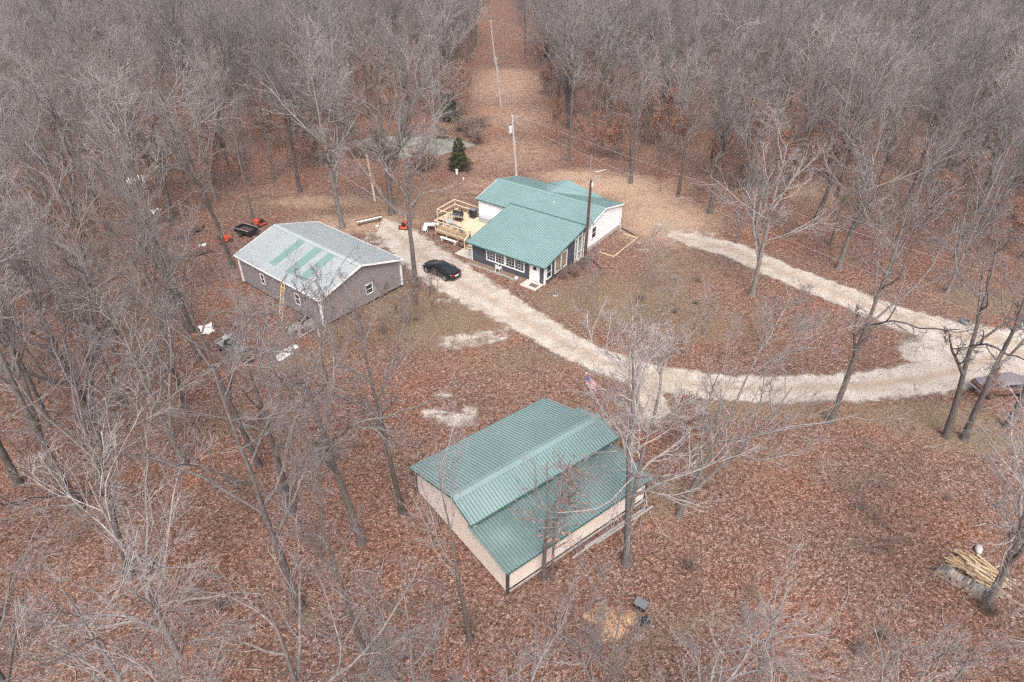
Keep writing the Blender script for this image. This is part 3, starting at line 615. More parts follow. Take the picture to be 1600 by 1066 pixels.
def patio_chair(x, y, z, rz, m, label, group=None):
    t = hthing('patio_chair', label, 'chair', x, y, z, rz, group)
    mb = MB(); mb.box(-.25, .25, -.25, .25, .40, .44); mb.build('seat', M[m], t)
    mb = MB(); mb.hexa([(-.25, .22, .44), (.25, .22, .44), (.25, .27, .44), (-.25, .27, .44), (-.23, .34, .95), (.23, .34, .95), (.23, .38, .95), (-.23, .38, .95)]); mb.build('backrest', M[m], t)
    for sx in (-.23, .23):
        for sy in (-.22, .22): mb = MB(); mb.beam((sx * 1.1, sy * 1.1, 0), (sx, sy, .41), .045); mb.build('leg', M[m], t)
        mb = MB(); mb.box(sx - .03, sx + .03, -.22, .26, .62, .655); mb.build('armrest', M[m], t)
    return t
patio_chair(-7.4, -8.6, DZ, R(200), 'grey_plastic', 'grey patio chair behind the front deck rail, next to the round table', 'patio chairs')
patio_chair(-6.2, -8.9, DZ, R(170), 'meter', 'dark patio chair behind the front deck rail', 'patio chairs')
t = hthing('storage_chest', 'grey plastic storage chest on the deck against the white wall', 'chest', -5.9, -4.85, DZ)
mb = MB(); mb.box(-.75, .75, -.36, .36, 0, .52); mb.build('body', M['grey_plastic'], t, bevel=.02)
mb = MB(); mb.box(-.79, .79, -.40, .40, .525, .60); mb.build('lid', M['steel'], t, bevel=.02)
t = hthing('dark_cabinet', 'black cabinet standing at the deck corner of the white wall', 'cabinet', -7.85, -4.75, DZ)
mb = MB(); mb.box(-.36, .36, -.3, .3, .06, 1.05); mb.build('body', M['black'], t, bevel=.015)
mb = MB(); mb.box(-.40, .40, -.34, .34, 1.051, 1.10); mb.build('top', M['meter'], t)
mb = MB(); mb.box(-.34, -.01, -.325, -.302, .1, 1.0); mb.box(.01, .34, -.325, -.302, .1, 1.0); mb.build('cabinet_door', M['black'], t)
t = hthing('white_folding_table', 'white plastic folding table on the ground beside the deck', 'table', -10.75, -9.1, 0, R(35))
mb = MB(); mb.box(-.9, .9, -.38, .38, .70, .74); mb.build('tabletop', M['white'], t, bevel=.02)
for x in (-.7, .7):
    for y in (-.3, .3): mb = MB(); mb.beam((x, y, 0), (x, y, .7), .04); mb.build('leg', M['white'], t)
patio_chair(-10.9, -10.2, 0, R(15), 'white', 'white plastic chair beside the white folding table')
t = hthing('white_bench', 'long white bench on the ground in front of the deck', 'bench', -6.9, -10.6, 0)
mb = MB(); mb.box(-1.2, 1.2, -.17, .17, .41, .46); mb.build('seat', M['white'], t)
for x in (-.95, .95): mb = MB(); mb.box(x - .04, x + .04, -.15, .15, 0, .41); mb.build('leg', M['white'], t)
mb = MB(hs_.matrix_basis); mb.blob((-5.05, -10.45, .27), (.55, .33, .26), 8, 12, 7, .08); tag(mb.build('covered_grill', M['rust'], smooth=True), 'low brown covered heap beside the white bench and deck stairs', 'heap')
patio_chair(1.9, fy - .5, .05, R(180), 'white', 'white garden chair in the planting bed under the sunroom windows')
t = hthing('garden_statue', 'small dark garden figure on a pale stone near the sunroom corner', 'statue', *(HI @ Vector(P(868, 462)))[:2])
mb = MB(); mb.box(-.2, .2, -.2, .2, 0, .14); mb.build('plinth', M['stone'], t)
mb = MB(); mb.tube([(0, 0, .14), (0, 0, .35), (0, 0, .55), (0, 0, .62), (.02, 0, .72), (.03, 0, .84), (.03, 0, .88)], [.2, .18, .12, .07, .10, .09, .03], 10); mb.build('figure', M['meter'], t, True)

# ------------------------------------------------------------------ vehicles
def loft(st, parent, name, m, ring, smooth=True):
    mb = MB(); n = len(ring(*st[0][1:])); V = []; F = []
    for s in st:
        r = ring(*s[1:])
        for (y, z) in r: V.append((s[0], y, z))
    for i in range(len(st) - 1):
        for k in range(n): F.append((i * n + k, i * n + (k + 1) % n, (i + 1) * n + (k + 1) % n, (i + 1) * n + k))
    F += [tuple(range(n))[::-1], tuple((len(st) - 1) * n + k for k in range(n))]
    mb.add(V, F); o = mb.build(name, m, parent)
    if smooth:
        o.data.shade_smooth(); e = o.modifiers.new('sub', 'SUBSURF'); e.levels = 1; e.render_levels = 2
    return o
def body_ring(hw, zb, zt):
    h = [(hw * .55, zb), (hw * .93, zb + .03), (hw, zb + .16), (hw * 1.0, (zb + zt) / 2), (hw * .965, zt - .10), (hw * .86, zt - .015), (hw * .45, zt + .02)]
    return h + [(-y, z) for y, z in h[::-1]]
def glass_ring(wb, wt, zb, zt):
    h = [(wb * .6, zb), (wb, zb + .02), (wb * .5 + wt * .5, (zb + zt) / 2), (wt, zt - .03), (wt * .7, zt), (wt * .3, zt + .012)]
    return h + [(-y, z) for y, z in h[::-1]]
def wheel(parent, x, y, r, w, rim='rim', flat=0):
    o = MB(); sgn = 1 if y > 0 else -1
    o.tube([(x, y - w / 2, r), (x, y - w / 2 + .03, r), (x, y + w / 2 - .03, r), (x, y + w / 2, r)], [r * .86, r, r, r * .86], 20); wl_ = o.build('wheel', M['rubber'], parent)
    q = MB(); q.tube([(x, y + sgn * (w / 2 - .02), r), (x, y + sgn * (w / 2 + .004), r)], r * .66, 16); rm = q.build('rim', M[rim], wl_)
    return wl_
W1, W2 = Vector(P(666.7, 425.3)), Vector(P(697, 439.3)); hd = (W1 - W2).normalized(); right = Vector((hd.y, -hd.x, 0))
cc = (W1 + W2) / 2 + right * .82
car = thing('sports_car', 'glossy black sports coupe parked on the gravel driveway', 'car', (cc.x, cc.y, .012), math.atan2(hd.y, hd.x))
loft([(-2.28, .66, .46, .80), (-2.20, .80, .36, .93), (-1.85, .90, .25, 1.0), (-1.4, .945, .2, 1.0), (-.7, .92, .18, .95), (.2, .90, .18, .93), (1.0, .915, .18, .92), (1.45, .925, .2, .88), (1.9, .87, .24, .79), (2.2, .76, .33, .68), (2.32, .58, .42, .58)], car, 'body', M['carpaint'], body_ring)
loft([(1.08, .72, .70, .86, .90), (.85, .76, .68, .86, 1.02), (.25, .80, .60, .86, 1.27), (-.35, .80, .58, .86, 1.33), (-.95, .78, .54, .86, 1.27), (-1.55, .74, .56, .86, 1.10), (-1.95, .66, .55, .86, 1.0)], car, 'greenhouse', M['carglass'], glass_ring)
loft([(.34, .50, .46, 1.20, 1.275), (.2, .57, .53, 1.24, 1.305), (-.35, .585, .55, 1.26, 1.345), (-.8, .57, .53, 1.24, 1.315), (-1.0, .50, .46, 1.21, 1.275)], car, 'roof', M['carpaint'], glass_ring)
for s in (-1, 1):
    for x0, x1 in ((-.42, -.55), (1.02, .28), (-1.6, -.95)):
        mb = MB(); mb.beam((x0, s * .775, .93), (x1, s * .60, 1.25), .09, .05); mb.build('pillar', M['carpaint'], car)
    mb = MB(); mb.blob((.72, s * 1.0, .98), (.10, .09, .07), 3, 8, 5, 0); mb.build('mirror', M['carpaint'], car, True)
    mb = MB(); mb.hexa([(1.95, s * .52, .64), (2.22, s * .45, .60), (2.10, s * .74, .60), (1.80, s * .82, .66), (1.93, s * .52, .76), (2.20, s * .45, .69), (2.08, s * .75, .70), (1.78, s * .82, .78)]); mb.build('headlight', M['headlight'], car)
    mb = MB(); mb.box(-2.30, -2.16, min(s * .36, s * .74), max(s * .36, s * .74), .74, .86); mb.build('tail_light', M['redlight'], car, bevel=.02)
    mb = MB(); mb.wbox(lambda a, z, o: (a, s * (.935 + o), z), -.58, .62, .32, .85, -.01, .0); mb.build('door', M['carpaint'], car)
    for x in (-1.4, 1.4):
        mb = MB(); mb.tube([(x, s * .88, .345), (x, s * .945, .345)], .385, 20); mb.build('wheel_arch', M['rubber'], car)
        wheel(car, x, s * .85, .335, .24)
mb = MB(); mb.box(-2.315, -2.27, -.24, .24, .58, .70); mb.build('number_plate', M['white'], car)
mb = MB(); mb.box(-2.30, -2.1, -.6, .6, .34, .44); mb.build('rear_diffuser', M['rubber'], car)
mb = MB(); mb.hexa([(-2.27, -.62, .985), (-2.27, .62, .985), (-2.02, .66, .99), (-2.02, -.66, .99), (-2.30, -.62, 1.03), (-2.30, .62, 1.03), (-2.04, .66, 1.02), (-2.04, -.66, 1.02)]); mb.build('spoiler', M['carpaint'], car)

wp_ = P(1562, 612)
wk = thing('wrecked_car', 'rusty abandoned car with faded lilac-grey roof beside the gravel loop', 'car', (wp_[0], wp_[1], 0), R(184))
loft([(-2.3, .70, .45, .92), (-2.1, .84, .35, 1.0), (-1.3, .90, .3, 1.02), (0, .91, .28, 1.0), (1.0, .91, .28, 1.0), (1.7, .90, .3, 1.02), (2.2, .84, .36, .98), (2.4, .72, .46, .88)], wk, 'body', M['rust'], body_ring)
loft([(-2.15, .78, .66, .94, 1.04), (-1.7, .82, .70, .95, 1.13), (-1.2, .84, .72, .95, 1.42), (-.4, .84, .74, .95, 1.50), (.5, .83, .72, .95, 1.46), (1.1, .80, .70, .95, 1.18), (1.8, .80, .72, .95, 1.12), (2.25, .76, .66, .94, 1.05)], wk, 'roof', M['faded'], glass_ring)
for s in (-1, 1):
    mb = MB(); mb.wbox(lambda a, z, o: (a, s * (.80 + o), z), -1.1, .4, 1.06, 1.32, -.03, .03); mb.build('side_window', M['glass'], wk)
    for x in (-1.45, 1.5):
        mb = MB(); mb.tube([(x, s * .86, .36), (x, s * .93, .36)], .40, 18); mb.build('wheel_arch', M['black'], wk)
        wheel(wk, x, s * .86, .33, .2, 'rust')
mb = MB(); mb.beam((2.42, -.7, .62), (2.42, .7, .62), .06, .13); mb.build('bumper', M['steel'], wk)
q = P(1508, 505); ty = MB()
for kk in range(1): 
    prof_ = [(.20, .0), (.36, .02), (.40, .12), (.36, .24), (.20, .26), (.24, .22), (.24, .04)]
    nn = 22; V = []; F = []
    for i in range(nn):
        a = 2 * math.pi * i / nn
        for r, z in prof_: V.append((q[0] + r * 1.25 * math.cos(a), q[1] + r * 1.25 * math.sin(a), z * 1.3))
    for i in range(nn):
        for j in range(len(prof_)): F.append((i * 7 + j, ((i + 1) % nn) * 7 + j, ((i + 1) % nn) * 7 + (j + 1) % 7, i * 7 + (j + 1) % 7))
    ty.add(V, F)
tag(ty.build('old_tyre', M['meter'], smooth=True), 'faded grey tyre lying on the leaves by the gravel loop', 'tyre')
q = P(1606, 514); mb = MB(); mb.tube([(q[0] - .9, q[1], .34), (q[0] - .85, q[1], .34), (q[0] + .85, q[1] + .2, .34), (q[0] + .9, q[1] + .2, .34)], [.28, .34, .34, .28], 16)
tag(mb.build('plastic_drum', M['teal'], smooth=False, bevel=.02), 'pale teal plastic drum lying beside the gravel loop', 'drum')

# utility trailer and machines behind the shed
q = P(386, 366); tr = thing('utility_trailer', 'small black utility trailer behind the grey shed', 'trailer', (q[0], q[1], 0), R(-28))
mb = MB(); mb.box(-1.15, 1.15, -.72, .72, .46, .52); mb.build('bed', M['dark_wood'], tr)
for a in ((-1.15, 1.15, -.75, -.70), (-1.15, 1.15, .70, .75), (-1.2, -1.15, -.75, .75), (1.15, 1.2, -.75, .75)): mb = MB(); mb.box(*a, .44, .86); mb.build('side_panel', M['black'], tr)
mb = MB(); mb.box(-1.22, 1.22, -.78, -.70, .861, .90); mb.box(-1.22, 1.22, .70, .78, .861, .90); mb.build('top_rail', M['steel'], tr)
for s in (-1, 1): wheel(tr, -.1, s * .90, .28, .18, 'rim')
strip(tr, 'tongue', M['black'], (1.15, 0, .45), (2.3, 0, .35), .08, .08)
def mower(px, py, rz, label, sc=1.0):
    q = P(px, py); t = thing('garden_machine', label, 'mower', (q[0], q[1], 0), rz, 'red garden machines'); t.scale = (sc,) * 3
    mb = MB(); mb.hexa([(-.2, -.28, .35), (.75, -.24, .35), (.75, .24, .35), (-.2, .28, .35), (-.1, -.22, .75), (.68, -.18, .66), (.68, .18, .66), (-.1, .22, .75)]); mb.build('hood', M['red'], t, bevel=.04)
    mb = MB(); mb.box(-.75, .3, -.5, .5, .18, .34); mb.build('deck', M['red'], t, bevel=.03)
    mb = MB(); mb.box(-.62, -.22, -.22, .22, .5, .58); mb.box(-.68, -.58, -.22, .22, .58, .92); mb.build('seat', M['black'], t)
    mb = MB(); mb.tube([(-.15, 0, .7), (-.28, 0, .98)], .025, 6); mb.tube([(-.3, -.15, .98), (-.3, .15, .98)], .025, 6); mb.build('steering', M['black'], t)
    for x, r in ((-.5, .25), (.6, .18)):
        for s in (-1, 1): wheel(t, x, s * .5, r, .18, 'rust')
mower(352, 378, R(40), 'red riding mower at the foot of the leaning dark tree behind the shed')
mower(405, 352, R(150), 'red riding mower beside the black utility trailer')
mower(633, 356, R(80), 'red riding mower standing behind the tree near the deck')
q = P(578, 350); t = thing('plank_table', 'long low table with a pink plank top behind the shed', 'table', (q[0], q[1], 0), R(30))
mb = MB(); mb.box(-1.6, 1.6, -.2, .05, .62, .67); mb.build('plank', M['panel'], t); mb = MB(); mb.box(-1.55, 1.6, .07, .34, .62, .67); mb.build('plank', M['rust'], t)
for x in (-1.3, 1.3): mb = MB(); mb.beam((x, -.15, 0), (x, .25, .62), .07); mb.beam((x, .25, 0), (x, -.15, .62), .07); mb.build('trestle', M['dark_wood'], t)
q = P(590, 358); t = thing('white_stool', 'small white plastic stool before the plank table', 'stool', (q[0], q[1], 0))
mb = MB(); mb.tube([(0, 0, .42), (0, 0, .46)], .2, 12); mb.build('seat', M['white'], t)
for k in range(4): a = k * math.pi / 2; mb = MB(); mb.beam((.2 * math.cos(a), .2 * math.sin(a), 0), (.13 * math.cos(a), .13 * math.sin(a), .42), .04); mb.build('leg', M['white'], t)

# ladder, pallets, sheets, junk round the shed
la, lb = Vector(P(438, 505)), Vector(P(443, 434, 3.45)); lad = thing('ladder', 'tall yellow ladder leaning on the eave of the grey shed', 'ladder', la)
sd_ = Matrix.Rotation(R(50.4), 3, 'Z') @ Vector((0, 1, 0)) * .23; tp = lb - la
for s in (-1, 1): strip(lad, 'rail', M['yellow'], sd_ * s, tp + sd_ * s, .05, .10)
for i in range(12): t_ = (i + .6) / 12.4; strip(lad, 'rung', M['yellow'], tp * t_ - sd_, tp * t_ + sd_, .05, .045)
def pallet(px, py, rz, z, label, tilt=0):
    q = P(px, py); t = thing('wooden_pallet', label, 'pallet', (q[0], q[1], z), rz, 'pallets by the shed corner'); t.rotation_euler.x = tilt
    for i in range(7): y = -.5 + i * .165; mb = MB(); mb.box(-.62, .62, y - .05, y + .05, .11, .13); mb.build('slat', M['grey_wood'], t)
    for x in (-.58, 0, .58): mb = MB(); mb.box(x - .03, x + .03, -.55, .55, .02, .11); mb.build('bearer', M['grey_wood'], t)
    for y in (-.5, 0, .5): mb = MB(); mb.box(-.62, .62, y - .05, y + .05, 0, .02); mb.build('bottom_slat', M['grey_wood'], t)
pallet(489, 510, R(48), 0, 'weathered pallet lying against the shed corner'); pallet(489, 509, R(55), .135, 'weathered pallet on top of another at the shed corner')
pallet(462, 521, R(40), .55, 'weathered pallet propped on blocks apart from the shed, near the ladder'); pallet(489, 508, R(50), .27, 'third weathered pallet, topmost of the stack at the shed corner')
q = P(462, 521)
for dx in (-.4, .4): mb = MB(); mb.box(q[0] + dx - .15, q[0] + dx + .15, q[1] - .3, q[1] + .3, 0, .55); tag(mb.build('support_block', M['grey_wood'], bevel=.02), 'grey wooden block holding up the propped pallet', 'block', 'blocks under the pallet')
for k, (px, py) in enumerate(((482, 522), (470, 507), (497, 517))):
    q = P(px, py); mb = MB(Matrix.Translation((q[0], q[1], .05)) @ Matrix.Rotation(R(40 + 35 * k), 4, 'Z') @ Matrix.Rotation(R(-9), 4, 'Y')); mb.box(-1.1, 1.1, -.07, .07, .1, .14); tag(mb.build('loose_plank', M['grey_wood']), 'grey plank thrown on the pallets at the shed corner', 'plank', 'planks on the pallets'); pallet(476, 500, R(50), 0, 'weathered pallet tight under the shed side wall')
def sheet(name, px, py, w, h, rz, m, label, cat, seed, bend=.03, z=.05):
    q = P(px, py); rr = random.Random(seed); n = 7; V = []; F = []; mb = MB(Matrix.Translation((q[0], q[1], z)) @ Matrix.Rotation(rz, 4, 'Z'))
    for s in (0, .018):
        for i in range(n):
            for j in range(n):
                x = (i / (n - 1) - .5) * w; y = (j / (n - 1) - .5) * h
                if i in (0, n - 1): x += random.Random(seed * 31 + j).uniform(-.14, .06) * (1 if i else -1) * w * .6
                if j in (0, n - 1): y += random.Random(seed * 17 + i).uniform(-.14, .06) * (1 if j else -1) * h * .6
                V.append((x, y, s + bend * math.sin(i * 1.3 + seed) * math.cos(j * 1.1)))
    N0 = n * n
    for i in range(n - 1):
        for j in range(n - 1):
            a = i * n + j; F += [(a, a + 1, a + n + 1, a + n), (N0 + a, N0 + a + n, N0 + a + n + 1, N0 + a + 1)]
    ed = [i * n for i in range(n)] + [(n - 1) * n + j for j in range(1, n)] + [i * n + n - 1 for i in range(n - 2, -1, -1)] + [j for j in range(n - 2, 0, -1)]
    for a, b in zip(ed, ed[1:] + ed[:1]): F.append((a, b, N0 + b, N0 + a))
    mb.add(V, F); return tag(mb.build(name, M[m]), label, cat)
sheet('white_board', 443, 556, 1.5, 1.0, R(50), 'panel', 'larger ragged white board lying on the leaves below the pallets', 'board', 3)
sheet('white_board', 455, 545, 1.3, .7, R(46), 'panel', 'smaller white board half under the larger one below the pallets', 'board', 5, z=.02)
sheet('white_tarp', 323, 516, 1.7, 1.2, R(120), 'panel', 'crumpled white tarp scrap on the leaves beyond the metal cart', 'tarp', 7, .10, .12)
sheet('white_tarp', 213, 284, 2.4, 2.2, R(20), 'panel', 'large crumpled white tarp among the trees in the left woods', 'tarp', 9, .25, .35)
sheet('white_tarp', 243, 333, 1.6, .9, R(70), 'panel', 'upright looking white tarp scrap beside dark logs in the woods', 'tarp', 11, .2, .3)
sheet('white_board', 316, 384, .9, .7, R(20), 'panel', 'small pale board between the dark log heaps', 'board', 13, .02, .06)
q = P(365, 548); cart = thing('metal_cart', 'battered grey metal cart heaped with scrap beside the trees', 'cart', (q[0], q[1], 0), R(-40)); cart.scale = (1.25, 1.25, 1.25)
mb = MB(); mb.box(-1.2, 1.2, -.6, .6, .42, .46); mb.build('bed', M['grey_wood'], cart)
for y in (-.62, .62): strip(cart, 'side_rail', M['steel'], (-1.25, y, .60), (1.25, y, .60), .05, .06)
for x in (-1.22, -.4, .4, 1.22): strip(cart, 'cross_rail', M['steel'], (x, -.6, .602), (x, .6, .602), .05, .05)
for x in (-.7, .7):
    for s in (-1, 1): wheel(cart, x, s * .68, .24, .14, 'rim')
for i, (x, y, sz) in enumerate(((-1.0, .2, .22), (-.55, -.1, .28), (-.2, .35, .2))):
    v = Matrix.Translation(cart.location) @ Matrix.Rotation(R(-40), 4, 'Z'); mb = MB(v); mb.tube([(x, y, .47), (x, y, .47 + sz), (x, y, .47 + sz * 1.5), (x, y, .47 + sz * 1.8)], [sz * .6, sz * .62, sz * .3, sz * .18], 10)
    tag(mb.build('plastic_jug', M['panel']), 'dirty white plastic jug riding on the metal cart', 'jug', 'jugs on the metal cart')
sc_ = random.Random(12)
for i in range(16):
    x, y, L = sc_.uniform(-1.0, .9), sc_.uniform(-.4, .4), sc_.uniform(.5, 1.3); mb = MB(); a = sc_.uniform(0, 3.14); e = sc_.uniform(-.3, .5)
    mb.beam((x - L / 2 * math.cos(a), y - L / 2 * math.sin(a) * .6, .62 + .25 * sc_.random()), (x + L / 2 * math.cos(a), y + L / 2 * math.sin(a) * .6, .62 + .25 * sc_.random() + e * .5), sc_.choice((.04, .05, .22, .3)), .03)
    mb.build('scrap', M[sc_.choice(('steel', 'grey_wood', 'meter', 'grey_wood', 'black'))], cart)
q = P(388, 566); mb = MB(); mb.blob((q[0], q[1], .22), (.42, .3, .26), 5, 10, 6, .12); tag(mb.build('black_bag', M['rubber']), 'small black rubbish bag at the end of the metal cart', 'bag')
def log(px, py, L, r, rz, z, m, label, group, name='log', tilt=0, pos=None):
    q = pos or P(px, py); t = thing(name, label, 'log', (q[0], q[1], z + r), rz, group); t.rotation_euler.y = tilt
    mb = MB(); k = 5; mb.tube([(L * (i / k - .5), rnd.uniform(-.02, .02) * L * .3, rnd.uniform(-.01, .01)) for i in range(k + 1)], [r * rnd.uniform(.92, 1.06) for i in range(k + 1)], 9); mb.build('bark', M[m], t)
    return t
for i in range(5): log(284 + i * 6, 372 - i * 3 + (i % 2) * 3, 2.2 - .2 * (i % 3), .17 + .02 * (i % 3), R(28 + 7 * i), .16 * (i % 2), 'dark_wood', 'dark rotting log in the heap behind the shed', 'dark logs behind the shed')
for i in range(4): log(286 + i * 10, 404 - i * 2, 3.4 - .4 * i, .14, R(30 + 5 * i), 0, 'dark_wood', 'long dark log lying between the heap and the woods', 'long dark logs')
for i in range(2): log(240, 346 + 4 * i, 2.4, .2, R(15 + 10 * i), .0, 'dark_wood', 'dark log under the white tarp scrap in the woods', 'logs by the tarp')

# firewood row and slab wood heap
fa, fb = Vector(P(1462, 893)), Vector(P(1548, 946)); fd = (fb - fa); fn = Vector((-fd.y, fd.x, 0)).normalized()
fr = random.Random(3)
for lay in range(3):
    for i in range(16 - lay):
        p = fa.lerp(fb, (i + .5 * lay + .5) / 16) + fn * fr.uniform(-.06, .06); r = fr.uniform(.12, .175)
        t = thing('firewood_log', 'short grey firewood log stacked in the row beside the slab wood', 'log', (p.x, p.y, r + lay * .24), math.atan2(fn.y, fn.x) + fr.uniform(-.12, .12), 'firewood logs in the row')
        mb = MB(); mb.tube([(-.26, 0, 0), (.26, 0, 0)], [r, r * fr.uniform(.85, 1.1)], 8); mb.build('bark', M[fr.choice(('log_bark', 'log_bark', 'grey_wood', 'dark_wood', 'log_end'))], t)
        mb = MB(); mb.tube([(-.268, 0, 0), (-.262, 0, 0)], r * .86, 8); mb.tube([(.262, 0, 0), (.268, 0, 0)], r * .86, 8); mb.build('cut_end', M['log_end'], t)
for i in range(78):
    u = fr.uniform(.02, .95); p = Vector(P(1488, 888)).lerp(Vector(P(1560, 940)), u) + fn * fr.uniform(.15, 1.75); a = math.atan2(fd.y, fd.x) + fr.gauss(0, .24 if i % 5 else .7)
    L = fr.uniform(.9, 2.1); z = .06 + .55 * fr.random() * (1 - abs(u - .5)); t = Matrix.Translation((p.x, p.y, z)) @ Matrix.Rotation(a, 4, 'Z') @ Matrix.Rotation(fr.uniform(-.07, .07), 4, 'Y'); w = fr.uniform(.06, .15)
    mb = MB(t); mb.hexa([(-L / 2, -w / 2, -.03), (L / 2, -w / 2 * fr.uniform(.4, 1), -.03), (L / 2, w / 2, -.03), (-L / 2, w / 2, -.03), (-L / 2, -w * .3, .04), (L / 2, -w * .3, .03), (L / 2, w * .3, .03), (-L / 2, w * .3, .04)])
    tag(mb.build('slab_wood', M[fr.choice(('split', 'split', 'split', 'pine', 'log_end', 'pine_dark'))]), 'long pale wood slab thrown on the heap behind the firewood row', 'wood slab', 'slabs on the wood heap')
q = P(1575, 880); mb = MB(); mb.beam((q[0] - 1.0, q[1] - .35, .04), (q[0] - .2, q[1] - .1, .04), .08, .05); tag(mb.build('stray_slab', M['split']), 'single pale wood slab lying apart between white rock and wood heap', 'wood slab')
q = P(1528, 861); mb = MB(Matrix.Translation((q[0], q[1], .16)) @ Matrix.Rotation(R(58), 4, 'Z')); mb.blob((0, 0, 0), (.40, .22, .22), 6, 12, 7, .10); tag(mb.build('white_rock', M['stone'], smooth=True), 'pale elongated rock on the leaves beyond the wood heap', 'rock')
# sawdust heap and bins at the bottom
q = P(955, 972); n = 30; V = []; F = []; hp = MB()
for i in range(n):
    for j in range(n):
        x = (i / (n - 1) - .5) * 2; y = (j / (n - 1) - .5) * 2; a = math.atan2(y, x); rr = math.hypot(x, y) / (1 + .22 * math.sin(3 * a + .6) + .12 * math.sin(5 * a) + .08 * math.sin(9 * a + 1)) * 1.25
        V.append((q[0] + x * 1.75, q[1] + y * 1.35, max(0, .36 * (1 - rr ** 1.6)) - .03 + rnd.uniform(-.02, .02)))
for i in range(n - 1):
    for j in range(n - 1): F.append((i * n + j, (i + 1) * n + j, (i + 1) * n + j + 1, i * n + j + 1))
hp.add(V, F); heap_pts = [v for v in V if v[2] > .02]; heap_o = tag(hp.build('sawdust_heap', M['sawdust'], smooth=True), 'orange heap of sawdust and leaves near the black crates', 'heap')
def crate(px, py, rz, w, d, h, label, lid):
    q = P(px, py); t = thing('black_crate', label, 'crate', (q[0], q[1], 0), rz)
    for a in ((-w, w, -d, -d + .03), (-w, w, d - .03, d), (-w, -w + .03, -d + .03, d - .03), (w - .03, w, -d + .03, d - .03)): mb = MB(); mb.box(*a, 0, h); mb.build('side', M['black'], t)
    mb = MB(); mb.box(-w + .03, w - .03, -d + .03, d - .03, .01, .04); mb.build('base', M['rubber'], t)
    if lid: mb = MB(); mb.box(-w - .02, w + .02, -d - .02, d + .02, h, h + .03); mb.build('lid', M['meter'], t)
crate(1001, 948, R(-35), .36, .28, .36, 'closed black crate beside the sawdust heap', True); crate(1006, 972, R(15), .30, .2, .22, 'open low black crate beside the sawdust heap', False)
# small things in the yard
for (px, py), lb_ in (((714, 272), 'upright white plastic bucket between the cedar and the house'), ((724, 281), 'smaller white bucket nearest the white house wall')):
    q = P(px, py); s = 1 if px < 720 else .55; t = thing('white_bucket', lb_, 'bucket', (q[0], q[1], 0)); t.scale = (s,) * 3
    mb = MB(); mb.tube([(0, 0, 0), (0, 0, .62)], [.17, .21], 14); mb.build('body', M['white'], t); mb = MB(); mb.tube([(0, 0, .56), (0, 0, .64)], .225, 14); mb.build('rim', M['panel'], t)
q = P(672, 462); t = thing('yard_post', 'short dark wooden post with a small box by the driveway', 'post', (q[0], q[1], 0))
mb = MB(); mb.box(-.06, .06, -.06, .06, 0, 1.15); mb.build('post', M['dark_wood'], t); mb = MB(); mb.box(-.16, .16, -.12, .12, 1.151, 1.5); mb.build('box', M['grey_wood'], t, bevel=.02)

# ------------------------------------------------------------------ poles, wires, flag
def pole(name, base, top, r0, r1, m, label, cat='utility pole'):
    b = Vector(base); t = thing(name, label, cat, b); d = Vector(top) - b
    mb = MB(); mb.tube([(0, 0, -.1), d * .5, d], [r0, (r0 + r1) / 2, r1], 12); mb.build('pole', M[m], t); return t, d
wb = Vector(P(808, 287)); wtop = Vector(P(800, 179, 9.2))
t, d = pole('utility_pole', wb, wtop, .17, .12, 'pole_grey', 'grey utility pole with transformer standing behind the house')
f = d * .80; mb = MB(); mb.tube([f + Vector((-.34, -.1, -.45)), f + Vector((-.34, -.1, .35)), f + Vector((-.34, -.1, .42))], [.23, .23, .12], 14); tf_ = mb.build('transformer', M['transformer'], t)
mb = MB(); mb.tube([f + Vector((-.34, -.1, .42)), f + Vector((-.34, -.1, .75))], .05, 8); mb.build('bushing', M['meter'], tf_)
f = d * .955; mb = MB(); mb.beam(f + Vector((-.1, 0, 0)), f + Vector((.75, -.25, .05)), .09, .1); mb.build('crossarm', M['grey_wood'], t)
for x in (.1, .65): mb = MB(); mb.tube([f + Vector((x, -.25 * x, .1)), f + Vector((x, -.25 * x, .28))], [.05, .06], 8); mb.build('insulator', M['transformer'], t)
bb = hpt(8.15, -5.25); t, d = pole('utility_pole', bb, bb + Vector((.1, .1, 9.3)), .17, .135, 'pole_brown', 'dark brown pole with metal mast beside the sunroom roof')
mb = MB(); mb.tube([d + Vector((-.17, -.1, -1.2)), d + Vector((-.17, -.1, 2.7))], .035, 8); mb.build('mast', M['steel'], t)
mb = MB(); mb.beam(d + Vector((-.2, 0, -.2)), d + Vector((.45, -.1, .1)), .09, .09); mb.build('bracket', M['steel'], t)
mb = MB(); mb.tube([d + Vector((.25, 0, -.1)), d + Vector((.5, 0, .9)), d + Vector((1.5, .2, 1.05))], .03, 6); mb.build('lamp_arm', M['steel'], t)
mb = MB(); mb.box(d.x + .05, d.x + .25, d.y - .15, d.y + .05, d.z - .7, d.z - .2); mb.build('service_box', M['transformer'], t)
mb = MB(); mb.tube([Vector((.0, -.17, 5.5)), Vector((.6, -.1, 4.6)), Vector((.75, .2, 4.2))], .04, 6); mb.build('conduit', M['meter'], t)
for (px, py), lb_, h in (((783, 168), 'thin pale utility pole in the near part of the grassy cut', 8.6), ((774, 101), 'thin pale utility pole at the crest of the grassy cut', 9.0)):
    q = Vector(P(px, py)); t, d_ = pole('utility_pole', q, q + Vector((-.9, 0, h)), .15, .11, 'pole_grey', lb_)
    mb = MB(); mb.beam(d_ + Vector((-.5, 0, -.3)), d_ + Vector((.5, 0, -.3)), .09); mb.build('crossarm', M['grey_wood'], t)
FARP = [Vector(P(774, 101)) + Vector((-.9, 0, 8.9)), Vector(P(783, 168)) + Vector((-.9, 0, 8.5))]
